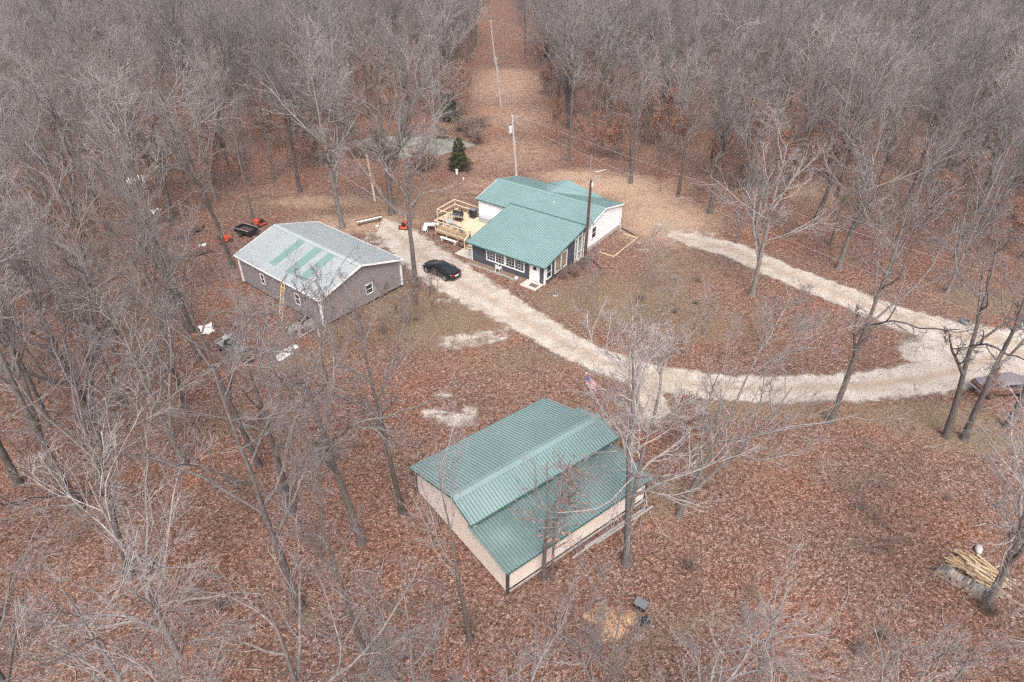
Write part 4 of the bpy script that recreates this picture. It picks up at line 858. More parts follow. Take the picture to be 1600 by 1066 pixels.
q = Vector(P(586, 314)); t, d_ = pole('wooden_post', q, q + Vector((-.35, .1, 6.0)), .14, .12, 'pine', 'tall bare pale post standing near the pond', 'post')
mb = MB(); mb.tube([d_, d_ + Vector((0, 0, .12))], [.15, .05], 10); mb.build('post_cap', M['pole_grey'], t)
def wire(a, b, sag, label):
    mb = MB(); n = 16; a, b = Vector(a), Vector(b); mb.tube([a.lerp(b, i / n) - Vector((0, 0, sag * 4 * (i / n) * (1 - i / n))) for i in range(n + 1)], .013, 5)
    tag(mb.build('power_line', M['wire']), label, 'cable')
top = wb + (wtop - wb) * .97
wire(top + Vector((.6, -.2, .2)), P(1720, 480, 9.0), .6, 'upper thin power line running from the grey pole over the right woods')
wire(top + Vector((.1, 0, -.6)), P(1720, 560, 8.0), .8, 'lower thin power line running from the grey pole over the right woods')
wire(top, FARP[1], .4, 'thin power line between the grey pole and the near cut pole'); wire(FARP[1], FARP[0], .5, 'thin power line between the two poles of the cut')
q = Vector(P(911, 648)); t = thing('flag_pole', 'thin flag pole with a small striped flag behind the barn', 'flag', q)
fh = 4.1
mb = MB(); mb.tube([(0, 0, 0), (0, 0, fh)], [.035, .025], 8); mb.build('pole', M['steel'], t); mb = MB(); mb.blob((0, 0, fh + .05), (.09, .09, .09), 1, 10, 6, 0); mb.build('finial', M['white'], t, True)
def fp(u, v): # u along the fly, v down: hanging in folds
    return (.04 + u * .62 + .05 * math.sin(u * 9), -.10 * math.sin(u * 8 + v * 2), fh - .12 - v - u * .55)
M['flag_red'] = simple('flag_red', (.50, .10, .12), .8, .1); M['flag_white'] = simple('flag_white', (.70, .67, .68), .8, .05); M['flag_blue'] = simple('flag_blue', (.10, .10, .28), .8, .1)
def cloth(u0, u1, v0, v1, m, name, off=0):
    mb = MB(); n = 10; V = []
    for s in (0, .006):
        for i in range(n + 1):
            u = u0 + (u1 - u0) * i / n
            for v in (v0, v1): p = fp(u, v); V.append((p[0], p[1] - off + (s if not off else -s), p[2]))
    F = []; k = 2 * (n + 1)
    for i in range(n): F += [(2 * i, 2 * i + 2, 2 * i + 3, 2 * i + 1), (k + 2 * i, k + 2 * i + 1, k + 2 * i + 3, k + 2 * i + 2), (2 * i, k + 2 * i, k + 2 * i + 2, 2 * i + 2), (2 * i + 1, 2 * i + 3, k + 2 * i + 3, k + 2 * i + 1)]
    mb.add(V, F); return mb.build(name, m, t)
for i in range(13): cloth(0, 1.35, i * .072, (i + 1) * .072, M['flag_red'] if i % 2 == 0 else M['flag_white'], 'stripe')
cn = cloth(0, .56, 0, .504, M['flag_blue'], 'canton', .012)
st_ = MB()
for r in range(5):
    for c in range(6):
        p = fp(.05 + c * .09, .05 + r * .1); s = .017; st_.add([(p[0] + (s if k % 2 == 0 else s * .4) * math.cos(k * math.pi / 5), p[1] - .022, p[2] + (s if k % 2 == 0 else s * .4) * math.sin(k * math.pi / 5)) for k in range(10)], [tuple(range(10))])
st_.build('star', M['flag_white'], cn)['kind'] = 'stuff'
#@@TREES
# ------------------------------------------------------------------ trees
def nrm(a): return a / np.maximum(np.linalg.norm(a, axis=-1, keepdims=True), 1e-9)
def tubes(Pn, Rn, ns):
    """Pn (N,n,3), Rn (N,n) -> vertices, quads, tone"""
    Nn, n, _ = Pn.shape
    T = np.empty_like(Pn); T[:, 1:-1] = Pn[:, 2:] - Pn[:, :-2]; T[:, 0] = Pn[:, 1] - Pn[:, 0]; T[:, -1] = Pn[:, -1] - Pn[:, -2]; T = nrm(T)
    ref = np.where(np.abs(T[:, :1, 2:3]) < .9, np.array([0, 0, 1.]), np.array([1., 0, 0])); A = nrm(np.cross(T, ref)); B = np.cross(T, A)
    ang = np.arange(ns) * 2 * np.pi / ns
    V = Pn[:, :, None] + Rn[:, :, None, None] * (A[:, :, None] * np.cos(ang)[:, None] + B[:, :, None] * np.sin(ang)[:, None])
    base = np.arange(Nn)[:, None, None] * n * ns + np.arange(n - 1)[None, :, None] * ns; k = np.arange(ns)[None, None]; k1 = (k + 1) % ns
    F = np.stack([base + k, base + k1, base + ns + k1, base + ns + k], -1).reshape(-1, 4)
    tone = np.clip((np.log(.22) - np.log(np.maximum(Rn, .004))) / (np.log(.22) - np.log(.012)), 0, 1)
    return V.reshape(-1, 3), F, np.repeat(tone.reshape(-1), ns)
def grow(g, Pp, Rp, k, t0, t1, ratio, ang, npts, up, wander, rr=.62, rmin=.006, droop=0.0):
    Nn, n, _ = Pp.shape; Lp = np.linalg.norm(np.diff(Pp, axis=1), axis=2).sum(1)
    t = t0 + (t1 - t0) * ((np.arange(k) + g.uniform(.1, .9, (Nn, k))) / k)
    f = t * (n - 1); i = np.minimum(f.astype(int), n - 2); w = (f - i)[..., None]; ii = np.arange(Nn)[:, None]
    pos = Pp[ii, i] * (1 - w) + Pp[ii, i + 1] * w; tan = nrm(Pp[ii, i + 1] - Pp[ii, i]); rad = Rp[ii, i] * (1 - w[..., 0]) + Rp[ii, i + 1] * w[..., 0]
    perp = g.normal(size=(Nn, k, 3)); perp[..., 2] *= .7; perp = nrm(perp - (perp * tan).sum(-1, keepdims=True) * tan)
    a = np.radians(g.uniform(ang[0], ang[1], (Nn, k, 1))); d = nrm(np.cos(a) * tan + np.sin(a) * perp)
    L = Lp[:, None] * ratio * (1.15 - .6 * (t - t0) / max(t1 - t0, .01)) * g.uniform(.6, 1.25, (Nn, k))
    pts = [pos]; cur = pos; step = (L / (npts - 1))[..., None]
    for s in range(npts - 1):
        cur = cur + d * step; pts.append(cur); d = nrm(d + np.array([0, 0, up]) + g.normal(size=d.shape) * wander)
    Q = np.stack(pts, 2).reshape(Nn * k, npts, 3); r0 = np.maximum(rad * rr, rmin).reshape(-1, 1)
    return Q, np.maximum(r0 * np.linspace(1, .32, npts)[None], rmin)
def mesh_from(parts, name, m):
    V = []; F = []; T = []; o = 0
    for v, f, t in parts: V.append(v); F.append(f + o); T.append(t); o += len(v)
    V = np.vstack(V).astype(np.float32); F = np.vstack(F).astype(np.int32); T = np.concatenate(T).astype(np.float32)
    me = bpy.data.meshes.new(name); me.vertices.add(len(V)); me.vertices.foreach_set('co', V.ravel())
    me.loops.add(F.size); me.loops.foreach_set('vertex_index', F.ravel()); me.polygons.add(len(F)); me.polygons.foreach_set('loop_start', np.arange(0, F.size, 4, dtype=np.int32))
    me.update(); me.validate(); a = me.attributes.new('tone', 'FLOAT', 'POINT'); a.data.foreach_set('value', T)
    me.polygons.foreach_set('use_smooth', np.ones(len(F), bool)); me.materials.append(m); return me
def leaf_mesh(g, tips, per, size, name, m, spread=.25):
    c = np.repeat(tips, per, 0) + g.normal(size=(len(tips) * per, 3)) * spread; n = len(c)
    u = nrm(g.normal(size=(n, 3))); v = nrm(np.cross(u, g.normal(size=(n, 3)))); s = g.uniform(.6, 1.3, (n, 1)) * size
    nn = np.cross(u, v)
    V = np.stack([c - u * s, c + v * s * .55 + nn * s * .2, c + u * s, c - v * s * .55 + nn * s * .2], 1).reshape(-1, 3)
    return mesh_from([(V, np.arange(len(V)).reshape(-1, 4), np.zeros(len(V)))], name, m)
def tree_meshes(seed, H, r0, first, n1, k2, k3, k4, spread, m='bark', thin=.007, fork=False, lean=0.0, np4=3, l5=0):
    g = np.random.default_rng(seed); n = 12; z = np.linspace(0, H * .93, n); off = np.cumsum(g.normal(size=(n, 2)) * .018 * H / 12 * np.linspace(.3, 2.4, n)[:, None], 0); off[0] = 0
    tr = np.column_stack([off[:, 0] + lean * z * z / H, off[:, 1], z])[None]; rt = (r0 * (1 - .86 * np.linspace(0, 1, n) ** .85))[None].copy(); rt[0, 0] *= 1.5
    tr = np.insert(tr, 1, tr[:, 0] + np.array([0, 0, .35]), 1); rt = np.insert(rt, 1, r0 * 1.06, 1)
    ext = []
    if fork:
        for kf in range(1 if fork is True else fork):
            a, b = grow(g, tr, rt, 1, first * .75, first * .95, .62, (16, 28), 10, .10, .07, .8); ext.append((a, b))
    trunk = [tubes(tr, rt, 9)] + [tubes(a, b, 7) for a, b in ext]
    src = [(tr, rt)] + ext; L1 = []
    for q, (a, b) in enumerate(src):
        c, d = grow(g, a, b, n1 if q == 0 else int(n1 * .7), first if q == 0 else .25, .99, spread if q == 0 else spread * 1.2, (26, 58), 9, .085, .15, .72, .025); L1.append((c, d))
    P1 = np.vstack([a for a, _ in L1]); R1 = np.vstack([b for _, b in L1]); R1 = np.minimum(R1, r0 * .62)
    P2, R2 = grow(g, P1, R1, k2, .18, .98, .48, (22, 50), 7, .065, .17, .70, thin * 1.8)
    P3, R3 = grow(g, P2, R2, k3, .15, 1.0, .55, (20, 48), 5, .05, .18, .62, thin * 1.2)
    cr = [tubes(P1, R1, 6), tubes(P2, R2, 4), tubes(P3, R3, 3)]; tips = P3[:, -1]
    if k4:
        P4, R4 = grow(g, P3, R3, k4, .2, 1.0, .66, (16, 46), np4, .04, .16, .7, thin); cr.append(tubes(P4, R4, 3)); tips = P4[:, -1]
        if l5:
            P5, R5 = grow(g, P4, R4, l5, .25, 1.0, .6, (20, 50), 2, .03, .1, .8, thin * .8); cr.append(tubes(P5, R5, 3))
    return mesh_from(trunk, 'trunk', M[m]), mesh_from(cr, 'crown', M[m]), tips, g
VAR = []
spec = [  # seed H r0 first n1 k2 k3 k4 spread mat
    (11, 19, .24, .42, 11, 6, 5, 4, .36, 'bark'), (12, 20, .27, .46, 11, 6, 5, 4, .35, 'bark'), (13, 18, .21, .38, 12, 6, 5, 4, .37, 'bark_pale'),
    (14, 20, .30, .34, 11, 7, 5, 4, .44, 'bark'), (15, 17, .18, .45, 10, 6, 5, 4, .34, 'bark'), (16, 19, .25, .36, 11, 6, 5, 4, .42, 'bark_pale'), (17, 21, .26, .5, 11, 6, 5, 4, .33, 'bark'), (18, 16, .22, .30, 11, 6, 5, 4, .46, 'bark_pale'),
    (19, 18, .24, .34, 8, 6, 5, 4, .44, 'bark_pale'), (20, 19, .22, .45, 8, 5, 5, 4, .40, 'bark'), (21, 17, .20, .28, 8, 6, 5, 4, .48, 'bark_pale'), (22, 16, .19, .40, 7, 5, 4, 4, .42, 'bark'), (24, 18, .23, .34, 8, 6, 5, 4, .34, 'bark_pale')]   # the last four are open-crowned
for i, s in enumerate(spec):
    VAR.append((*tree_meshes(*s, fork=(2 if i in (3, 5, 8, 10, 12) else i in (1, 2, 7, 9)), thin=.0075)[:2], s[1]))
FVAR = []
for i in range(6):
    H = 17 + i % 3 * 1.5; FVAR.append((*tree_meshes(40 + i, H, .21, .4, 11, 6, 5, 3, .38, ('bark', 'bark_pale', 'bark')[i % 3], thin=.014, np4=2)[:2], H))
SAP = []                                              # understorey saplings
for i in range(4):
    H = 6 + i; SAP.append((*tree_meshes(60 + i, H, .055, .25, 12, 6, 4, 3, .36, 'brush', thin=.008, np4=2)[:2], H))
OAK = []                                              # small oaks keeping their dry leaves
for i in range(3):
    H = 6.5 + i; a, b, tips, g_ = tree_meshes(80 + i, H, .08, .25, 12, 6, 4, 2, .40, 'bark', thin=.008, np4=2)
    OAK.append((a, b, leaf_mesh(g_, tips[g_.random(len(tips)) < .75], 3, .11, 'dry_leaves', M['oak_leaf'], .16), H))
def zone(x, y):
    if x < -14 and y < 50: return 'between the barn and the metal cart'
    if x < -22 and y < 95: return 'beyond the long dark logs'
    if x < -2 and y < 140: return 'around and behind the pond'
    if abs(x) < 30: return 'along the grassy cut behind the house'
    if y < 80: return 'beyond the upper arm of the gravel loop'
    return 'far beyond the gravel loop and house'
def put_tree(v, x, y, rz, sc, label, group=None, name='bare_tree', cat='tree', tilt=(0, 0)):
    t = thing(name, label, cat, (x, y, float(gz(x, y)) - .04), rz, group); w_ = sc * (1 + .22 * math.sin(x * 12.9 + y * 7.3)); t.scale = (w_, w_, sc); t.rotation_mode = 'ZYX'; t.rotation_euler = (tilt[0], tilt[1], rz)
    for nm, me in zip(('trunk', 'crown', 'dry_leaves'), v[:-1]):
        o = bpy.data.objects.new(nm, me); C.objects.link(o); o.parent = t
    return t
tr_ = random.Random(21)
placed = []
def fixed(px, py, H, var, label, tilt=(0, 0), rz=None, world=None):
    q = world or P(px, py); v = VAR[var]; placed.append((q[0], q[1]))
    return put_tree(v, q[0], q[1], tr_.uniform(0, 6.28) if rz is None else rz, H / v[-1], label, None, tilt=tilt)
FX = [
    (365, 420, 21, 1, 'large dark leaning tree at the back corner of the grey shed', (0, -0.1)), (205, 900, 17, 9, 'bare tree with mossy ground at its foot on the left', (0, 0.12)),
    (167, 705, 19, 3, 'broad forked tree in the left woods, pale limbs over the leaves', (0, 0)), (470, 948, 19, 9, 'dark tree with a long low limb and mossy patch at its base', (0, -0.06)),
    (565, 848, 20, 9, 'straight dark tree below the pallets and left of the barn', (0, -0.1)), (628, 800, 18, 9, 'slim grey tree growing just beside the barn back corner', (0, -0.06)),
    (650, 452, 19, 0, 'tall tree with side twigs rising beside the black car', (0, 0)), (612, 334, 22, 3, 'big dark tree between the pond and the deck', None),
    (535, 356, 21, 8, 'pale forked tree standing behind the grey shed roof', (0, -.04)), (469, 300, 20, 1, 'dark straight tree at the edge of the yard behind the shed', None),
    (397, 347, 15, 4, 'thin twin tree just behind the black utility trailer', None), (280, 478, 18, 0, 'bare tree between the dark logs and the metal cart', (0, -0.1)), (250, 420, 19, 4, 'slim dark tree left of the long dark logs', (0, -0.06)),
    (735, 1000, 15, 11, 'dark slim tree in front of the barn end wall', (0, -0.08)), (850, 905, 11, 11, 'small forked tree in front of the barn lean-to wall', (0, 0)), (979, 880, 18, 2, 'tall grey tree at the front right corner of the barn', (0, -0.08)),
    (1060, 806, 17, 10, 'leaning tree right of the barn, reaching over the driveway', (0, 0.2)), (1297, 660, 20, 9, 'single slim tree at the lower edge of the gravel loop', (0, 0.02)), (1478, 682, 19, 9, 'thick tree by the wrecked car, first of three trunks', (0, -0.15)),
    (1506, 686, 18, 11, 'thinner tree by the wrecked car, middle of three trunks', (0, -0.06)), (1572, 668, 18, 9, 'tree nearest the wrecked car, last of three trunks', (0, -0.03)), (1175, 462, 17, 8, 'pale tree inside the gravel loop near its upper arm', (0, 0)),
    (1310, 420, 18, 8, 'pale tree just above the upper arm of the gravel loop', None), (1385, 441, 16, 10, 'slim tree above the upper arm, near the faded tyre side', None), (1480, 456, 16, 10, 'slim dark tree behind the faded tyre', None),
    (1109, 333, 19, 1, 'dark tree with broken pale top behind the upper gravel arm', None), (985, 286, 18, 0, 'bare tree at the tan grass edge behind the house', None), (888, 252, 20, 6, 'large dark tree at the right edge of the grassy cut', None),
    (1187, 336, 18, 0, 'dark tree among the dry oaks right of the house', None), (1273, 347, 18, 1, 'dark leaning tree beside the pale clearing in the right woods', (0, 0.12)), (1307, 306, 19, 1, 'dark tree behind the pale clearing in the right woods', None),
    (1541, 948, 18, 8, 'thick tree growing at the end of the firewood heap', (0, -0.1)), (1150, 380, 14, 10, 'young pale tree between the house gable and the upper gravel arm', None),
    (690, 190, 16, 2, 'thin pale tree behind the pond beside the dark cedar', None), (683, 255, 17, 2, 'pale tree at the pond edge', None)]
for px, py, H, v, lb_, tl in FX: fixed(px, py, H, v, lb_, tl or (0, 0))
NEARW = [(-23, 16.5, 17, 9), (-14.5, 13.5, 18, 10), (-8.5, 14.5, 17, 9), (-4.4, 16.4, 13, 10), (-1.0, 12.4, 14, 8), (4.6, 17.4, 12, 10), (7.2, 13.2, 15, 8), (10.5, 15.8, 13, 10), (14.5, 13.0, 15, 8), (20.5, 17.0, 10, 11), (27.5, 17.0, 15, 8), (-18.5, 21.0, 15, 10)]
for x, y, H, v in NEARW:
    placed.append((x, y)); put_tree(VAR[v], x, y, tr_.uniform(0, 6.28), H / VAR[v][-1], 'spreading pale-branched tree whose crown rises from the bottom of the clearing', 'trees below the barn')

CLEAR = [(520, 262), (600, 190), (730, 200), (733, 100), (755, 0), (757, -120), (812, -120), (814, 0), (822, 100), (905, 250), (990, 275), (1060, 330), (1160, 365), (1300, 412), (1450, 462), (1620, 500), (1900, 520), (1900, 1500), (1060, 1500), (1000, 1010), (760, 1010), (650, 850), (640, 780), (540, 800), (400, 720), (330, 620), (300, 520), (350, 470), (330, 410), (270, 390), (270, 350), (330, 330), (400, 310)]
def inside(px, py, poly=CLEAR):
    c = False; j = len(poly) - 1
    for i in range(len(poly)):
        (xi, yi), (xj, yj) = poly[i], poly[j]
        if (yi > py) != (yj > py) and px < (xj - xi) * (py - yi) / (yj - yi) + xi: c = not c
        j = i
    return c
def scatter(seed, n, spacing, ymin, ymax, ok, pts):
    r = random.Random(seed); cell = {}; out = []
    def key(x, y): return (int(x // spacing), int(y // spacing))
    for p in pts: cell.setdefault(key(*p), []).append(p)
    for _ in range(n):
        y = math.sqrt(r.uniform(ymin ** 2, ymax ** 2)); hw = .70 * y + 16; x = r.uniform(-hw, hw)
        if not ok(x, y): continue
        kx, ky = key(x, y)
        if any((x - a) ** 2 + (y - b) ** 2 < spacing ** 2 for i in (-1, 0, 1) for j in (-1, 0, 1) for a, b in cell.get((kx + i, ky + j), ())): continue
        cell.setdefault((kx, ky), []).append((x, y)); out.append((x, y))
    return out
def wood(x, y):
    px, py = to_px(x, y); px, py = float(px), float(py)
    if inside(px, py): return False
    return True
near = scatter(4, 1500, 5.2, 21, 62, wood, placed) 
near += scatter(5, 9000, 5.6, 62, 150, wood, placed + near)
near.sort(key=lambda p: p[1])
indiv, rest = near[:262], near[262:]
print('near trees', len(near), 'last individual at', indiv[-1])
for x, y in indiv:
    v = VAR[tr_.choice((0, 1, 2, 3, 4, 5, 6) if y > 62 else (0, 4, 1, 9, 2, 11, 9, 8))]; put_tree(v, x, y, tr_.uniform(0, 6.28), tr_.uniform(.78, 1.08), ('pale' if 'pale' in v[0].materials[0].name else 'dark') + '-barked ' + ('forked' if v in (VAR[1], VAR[2], VAR[9], VAR[3], VAR[5], VAR[7], VAR[8], VAR[10]) else 'straight') + ' bare tree in the woods ' + zone(x, y), 'bare trees of the woods', tilt=(tr_.gauss(0, .05), tr_.gauss(.0018 * x if y < 75 else 0, .06)))
far = rest + scatter(6, 14000, 5.2, 150, 330, wood, [])
sapl = scatter(7, 1700, 3.8, 30, 118, lambda x, y: wood(x, y), placed); sapl.sort(key=lambda p: p[1]); 
sap_in, sap_out = sapl[::2][:230], sapl[1::2] + sapl[::2][230:]
for i, (x, y) in enumerate(sap_in):
    v = SAP[i % 4]; put_tree(v, x, y, tr_.uniform(0, 6.28), tr_.uniform(.6, 1.1), 'thin brown-grey sapling in the undergrowth ' + zone(x, y), 'saplings of the woods', 'sapling', 'sapling', (tr_.gauss(0, .06), tr_.gauss(0, .06)))
OAKPX = [(1130, 262), (1155, 250), (1180, 275), (1110, 280), (1205, 300), (1165, 300), (1300, 280), (1035, 235), (1010, 225), (1060, 250), (690, 160), (715, 190), (960, 250), (930, 245), (300, 260), (420, 240), (350, 290), (470, 260), (250, 300), (1500, 350), (1450, 380), (1560, 390), (110, 420), (60, 500), (200, 230), (870, 225), (905, 270), (1250, 270), (1350, 300), (560, 230), (840, 110), (845, 60), (725, 60), (860, 150), (720, 120), (950, 200), (1000, 180)]
for i, (px, py) in enumerate(OAKPX):
    q = P(px, py); put_tree(OAK[i % 3], q[0], q[1], tr_.uniform(0, 6.28), tr_.uniform(.75, 1.15), 'small oak still holding rusty dry leaves ' + zone(q[0], q[1]), 'dry-leaved oaks of the woods', 'dry_oak', 'tree')
for i, (x, y) in enumerate(scatter(31, 260, 5.0, 78, 150, lambda x, y: wood(x, y) and x > -45, [])[:70]): put_tree(OAK[i % 3], x, y, tr_.uniform(0, 6.28), tr_.uniform(.5, 1.0), 'small oak still holding rusty dry leaves ' + zone(x, y), 'dry-leaved oaks of the woods', 'dry_oak', 'tree')
for px, py, sc, lb_ in ((1063, 700, .62, 'small dry-leaved oak between the barn and the driveway'), (1530, 640, .55, 'dry-leaved oak sapling beside the wrecked car')):
    q = P(px, py); put_tree(OAK[1], q[0], q[1], 1.0, sc, lb_, None, 'dry_oak', 'tree')

a, b, tips, g_ = tree_meshes(85, 8.5, .09, .35, 9, 5, 4, 3, .42, 'bark', thin=.007, np4=2)
q = P(862, 905); put_tree((a, b, leaf_mesh(g_, tips[g_.random(len(tips)) < .28], 1, .10, 'dry_leaves', M['oak_leaf'], .12), 8.5), q[0], q[1], 1.0, 1.0, 'bare oak with a few dry leaves hanging over the barn lean-to roof', None, 'dry_oak', 'tree')
YS = []
for i in range(2):
    H = 6 + i; YS.append((*tree_meshes(90 + i, H, .06, .25, 9, 5, 4, 3, .42, 'bark_pale', thin=.007, np4=2)[:2], H))
for i, (px, py) in enumerate(((985, 525), (1040, 505), (1100, 525), (925, 492), (1072, 560), (1130, 575), (1185, 545), (1010, 455), (955, 540), (1240, 520))):
    q = P(px, py); put_tree(YS[i % 2], q[0], q[1], i * 2.4, .62 + .12 * (i % 4), 'thin pale young tree growing inside the gravel loop', 'young trees inside the loop', 'young_tree', 'tree')
for i, (px, py) in enumerate(((497, 535), (640, 492), (572, 565), (608, 535), (655, 505), (530, 560), (680, 500))):
    q = P(px, py); put_tree(YS[i % 2] if i < 2 else SAP[i % 4], q[0], q[1], i * 2.4, .7 + .1 * (i % 3), 'thin young tree in the rough grass before the grey shed', 'young trees by the shed', 'young_tree', 'tree')
# the far woods: one mass, instanced on points
def far_mass(name, label, pts, variants, smin, smax, seed):
    col = bpy.data.collections.new(name + '_kinds')
    for i, v in enumerate(variants):
        parts = [p for p in v[:-1]]
        me = parts[0]
        # one joined mesh per kind: trunk and crown
        vs_, fs, tn = [], [], []; o = 0; mats = []
        for k, p in enumerate(parts):
            a = np.empty(len(p.vertices) * 3, np.float32); p.vertices.foreach_get('co', a); f = np.empty(len(p.polygons) * 4, np.int32); p.loops.foreach_get('vertex_index', f)
            t = np.empty(len(p.vertices), np.float32); p.attributes['tone'].data.foreach_get('value', t); vs_.append((a.reshape(-1, 3), f.reshape(-1, 4), t)); mats.append(p.materials[0])
        me = mesh_from(vs_, 'far_tree', mats[0])
        if len(set(mats)) > 1:
            me.materials.append(mats[-1]); n0 = sum(len(q[1]) for q in vs_[:-1]); idx = np.zeros(len(me.polygons), np.int32); idx[n0:] = 1; me.polygons.foreach_set('material_index', idx)
        col.objects.link(bpy.data.objects.new('far_tree_kind', me))
    r = np.random.default_rng(seed); me = bpy.data.meshes.new(name); me.from_pydata([(x, y, float(gz(x, y)) - .05) for x, y in pts], [], [])
    for n, v in (('rot', r.uniform(0, 6.28, len(pts))), ('scl', r.uniform(smin, smax, len(pts)))):
        a = me.attributes.new(n, 'FLOAT', 'POINT'); a.data.foreach_set('value', v.astype(np.float32))
    a = me.attributes.new('pick', 'INT', 'POINT'); a.data.foreach_set('value', r.integers(0, len(variants), len(pts)).astype(np.int32))
    o = bpy.data.objects.new(name, me); C.objects.link(o)
    ng = bpy.data.node_groups.new(name, 'GeometryNodeTree'); ng.interface.new_socket('Geometry', in_out='INPUT', socket_type='NodeSocketGeometry'); ng.interface.new_socket('Geometry', in_out='OUTPUT', socket_type='NodeSocketGeometry')
    nn = ng.nodes; L = ng.links; gi = nn.new('NodeGroupInput'); go = nn.new('NodeGroupOutput'); ip = nn.new('GeometryNodeInstanceOnPoints'); ci = nn.new('GeometryNodeCollectionInfo')
    ci.inputs['Collection'].default_value = col; ci.inputs['Separate Children'].default_value = True; ci.inputs['Reset Children'].default_value = True
    def at(n, ty):
        q = nn.new('GeometryNodeInputNamedAttribute'); q.data_type = ty; q.inputs[0].default_value = n; return q.outputs[0]
    cx_ = nn.new('ShaderNodeCombineXYZ'); L.new(at('rot', 'FLOAT'), cx_.inputs[2])
    L.new(gi.outputs[0], ip.inputs['Points']); L.new(ci.outputs[0], ip.inputs['Instance']); ip.inputs['Pick Instance'].default_value = True
    L.new(at('pick', 'INT'), ip.inputs['Instance Index']); L.new(cx_.outputs[0], ip.inputs['Rotation']); L.new(at('scl', 'FLOAT'), ip.inputs['Scale']); L.new(ip.outputs[0], go.inputs[0])
    md = o.modifiers.new('scatter', 'NODES'); md.node_group = ng
    tag(o, label, 'woods', None, 'stuff'); return o
far_mass('far_woods', 'grey haze of bare trees filling the far woods', far, FVAR, .8, 1.15, 3)
far_mass('undergrowth', 'thin brown undergrowth among the trunks of the woods', sap_out + scatter(9, 4200, 3.2, 118, 200, wood, []), SAP, .6, 1.1, 4)
print('far', len(far), 'sap', len(sap_in), len(sap_out))

# cedars
def cedar(px, py, H, rad, label, seed, brown=.0):
    q = P(px, py); t = thing('cedar', label, 'tree', (q[0], q[1], 0)); g = np.random.default_rng(seed)
    mb = MB(); mb.tube([(0, 0, 0), (0, 0, H * .95)], [.12, .02], 8); mb.build('trunk', M['dark_wood'], t)
    n = 2600; h = g.random(n) ** 1.25; a = g.uniform(0, 6.283, n); lump = 1 + .30 * np.sin(a * 2 + h * 7 + seed) + .24 * np.sin(a * 5 - h * 23) + .18 * np.sin(a * 3 + h * 41)
    r = rad * np.where(h < .15, .5 + h * 3.3, 1.0 - (h - .15) / .85) ** .62 * lump * (.35 + .65 * g.random(n) ** .4)
    tips = np.column_stack([r * np.cos(a), r * np.sin(a), .25 + h * (H - .3)])
    me = leaf_mesh(g, tips, 5, .10, 'foliage', M['cedar'], .10); o = bpy.data.objects.new('foliage', me); C.objects.link(o); o.parent = t
cedar(718, 266, 4.6, 1.25, 'dark green conical cedar on the open lawn behind the deck', 1)
cedar(702, 188, 4.2, 1.9, 'dark green rounded cedar at the wood edge behind the pond', 2)
cedar(858, 92, 3.6, 1.2, 'small dark cedar on the right edge of the grassy cut', 3)

# brush heaps and dead shrubs
def shrub_meshes(seed, H, rad, stems, m='brush'):
    g = np.random.default_rng(seed); a = g.uniform(0, 6.283, stems); n = 6; sp = g.uniform(.2, 1, stems) * rad; hh = H * g.uniform(.6, 1.1, stems)
    t = np.linspace(0, 1, n); x = (np.cos(a) * sp)[:, None] * t ** 1.1; y = (np.sin(a) * sp)[:, None] * t ** 1.1; z = hh[:, None] * (t - .25 * t ** 3)
    Pn = np.stack([x, y, z], -1) + g.normal(size=(stems, n, 3)) * .04 * t[None, :, None]; Rn = .018 * (1 - .7 * t)[None].repeat(stems, 0)
    P2, R2 = grow(g, Pn, Rn, 7, .15, 1, .42, (25, 60), 4, .02, .16, .6, .007); P3, R3 = grow(g, P2, R2, 4, .2, 1, .5, (25, 60), 3, .0, .16, .7, .006)
    return mesh_from([tubes(Pn, Rn, 4), tubes(P2, R2, 3), tubes(P3, R3, 3)], 'stems', M[m])
SHR = [shrub_meshes(100 + i, 1.0, .8, 26) for i in range(3)]
def shrub(px, py, sx, sz, label, i, group=None):
    q = P(px, py); t = thing('shrub', label, 'shrub', (q[0], q[1], -.03), i * 1.3, group); t.scale = (sx, sx, sz)
    o = bpy.data.objects.new('stems', SHR[i % 3]); C.objects.link(o); o.parent = t
for i, (px, py) in enumerate(((560, 246), (585, 250), (610, 252), (668, 262), (655, 258), (735, 215), (720, 205), (745, 225), (630, 215), (690, 215), (590, 225), (665, 268), (750, 200))): shrub(px, py, 2.6, 2.6 + .5 * (i % 3), 'tangled brown thicket on the banks of the pond', i, 'thickets round the pond')
for i, (px, py) in enumerate(((893, 428), (905, 420), (880, 436), (915, 415), (900, 432))): shrub(px, py, 1.1, 1.3, 'dead brown shrub along the sunroom side wall', i, 'dead shrubs by the sunroom')
for i, (px, py) in enumerate(((1035, 505), (1087, 475), (1165, 552), (1195, 500), (1055, 488), (1480, 780), (1215, 715), (650, 500), (600, 500))): shrub(px, py, .42 + .1 * (i % 3), .35 + .15 * (i % 2), 'small dark tuft of dead stems on the open yard', i, 'dead tufts in the yard')
for i, (px, py) in enumerate(((1000, 470), (1090, 440))): shrub(px, py, .7, .9, 'loose grey brush in the island of the gravel loop', i, 'brush inside the loop')
for i, (px, py) in enumerate(((345, 950), (240, 892), (465, 965), (1380, 1000), (1345, 1020), (1075, 890), (560, 500), (600, 520), (635, 505), (1545, 960))): shrub(px, py, .8, 1.1, 'low grey brush growing among the fallen leaves', i, 'low brush on the leaf litter')
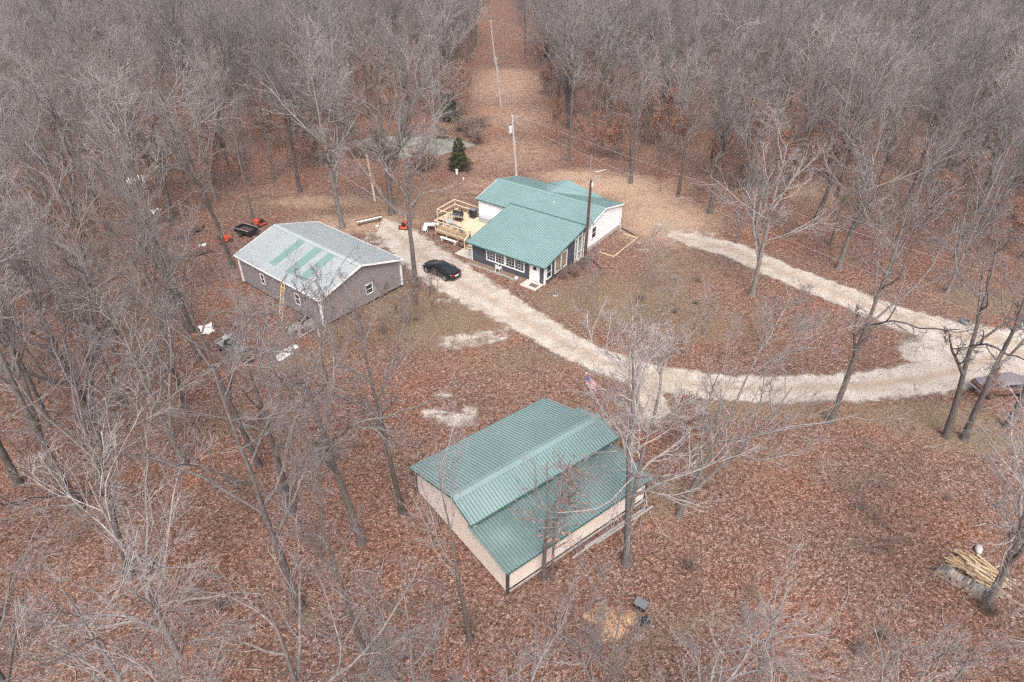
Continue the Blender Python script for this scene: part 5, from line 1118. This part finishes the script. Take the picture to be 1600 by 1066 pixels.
# loose leaves on the sawdust heap
g_ = np.random.default_rng(77); hp_ = np.array(heap_pts)[g_.integers(0, len(heap_pts), 240)] + g_.normal(size=(240, 3)) * np.array([.05, .05, .006])
o = bpy.data.objects.new('fallen_leaves', leaf_mesh(g_, hp_ + np.array([0, 0, .03]), 1, .075, 'fallen_leaves', M['oak_leaf'], .01)); C.objects.link(o); o.parent = heap_o; o['kind'] = 'stuff'
# fallen limbs
for i, (px, py) in enumerate(((520, 700), (90, 780), (330, 640), (1250, 760), (1390, 720), (1180, 900), (1300, 860), (60, 600), (430, 640), (560, 960), (1420, 850), (230, 760), (690, 980), (1120, 740), (100, 950))):
    q = P(px, py); v = SAP[i % 4]; t = put_tree(v, q[0], q[1], i * 1.7, .42 + .07 * (i % 4), 'fallen grey limb with twigs lying on the leaf litter', 'fallen limbs', 'fallen_limb', 'branch'); t.rotation_mode = 'XYZ'; t.rotation_euler = (0, R(84), i * 2.1); t.location.z = .12
# fallen sticks
sk = random.Random(4)
for i in range(60):
    px, py = sk.uniform(20, 1580), sk.uniform(560, 1050); q = P(px, py)
    if not (abs(q[0] - 2) > 9 or q[1] > 44 or q[1] < 23): continue
    L = sk.uniform(.8, 2.6); a = sk.uniform(0, 6.28); mb = MB(); pts = []; x, y = q[0], q[1]
    for k in range(6): pts.append((x, y, .04 + .03 * sk.random())); a += sk.gauss(0, .22); x += math.cos(a) * L / 5; y += math.sin(a) * L / 5
    mb.tube(pts, [.03, .028, .024, .02, .015, .01], 5); tag(mb.build('fallen_stick', M['grey_wood']), 'grey fallen stick lying on the leaf litter', 'stick', 'sticks on the leaf litter')
# ------------------------------------------------------------------ damp winter air
hz = MB(); hz.box(-2800, 2800, -2800, 3400, -5, 37.5); hm, hnt, hb_ = nodes('damp_air'); hnt.nodes.remove(hb_)
hv = hnt.nodes.new('ShaderNodeVolumePrincipled'); hv.inputs['Color'].default_value = (.86, .86, .92, 1); hv.inputs['Density'].default_value = .0003; hv.inputs['Anisotropy'].default_value = .2
hnt.links.new(hv.outputs[0], hnt.nodes['Material Output'].inputs['Volume'])
tag(hz.build('haze', hm), kind='stuff')
S.cycles.volume_bounces = 0
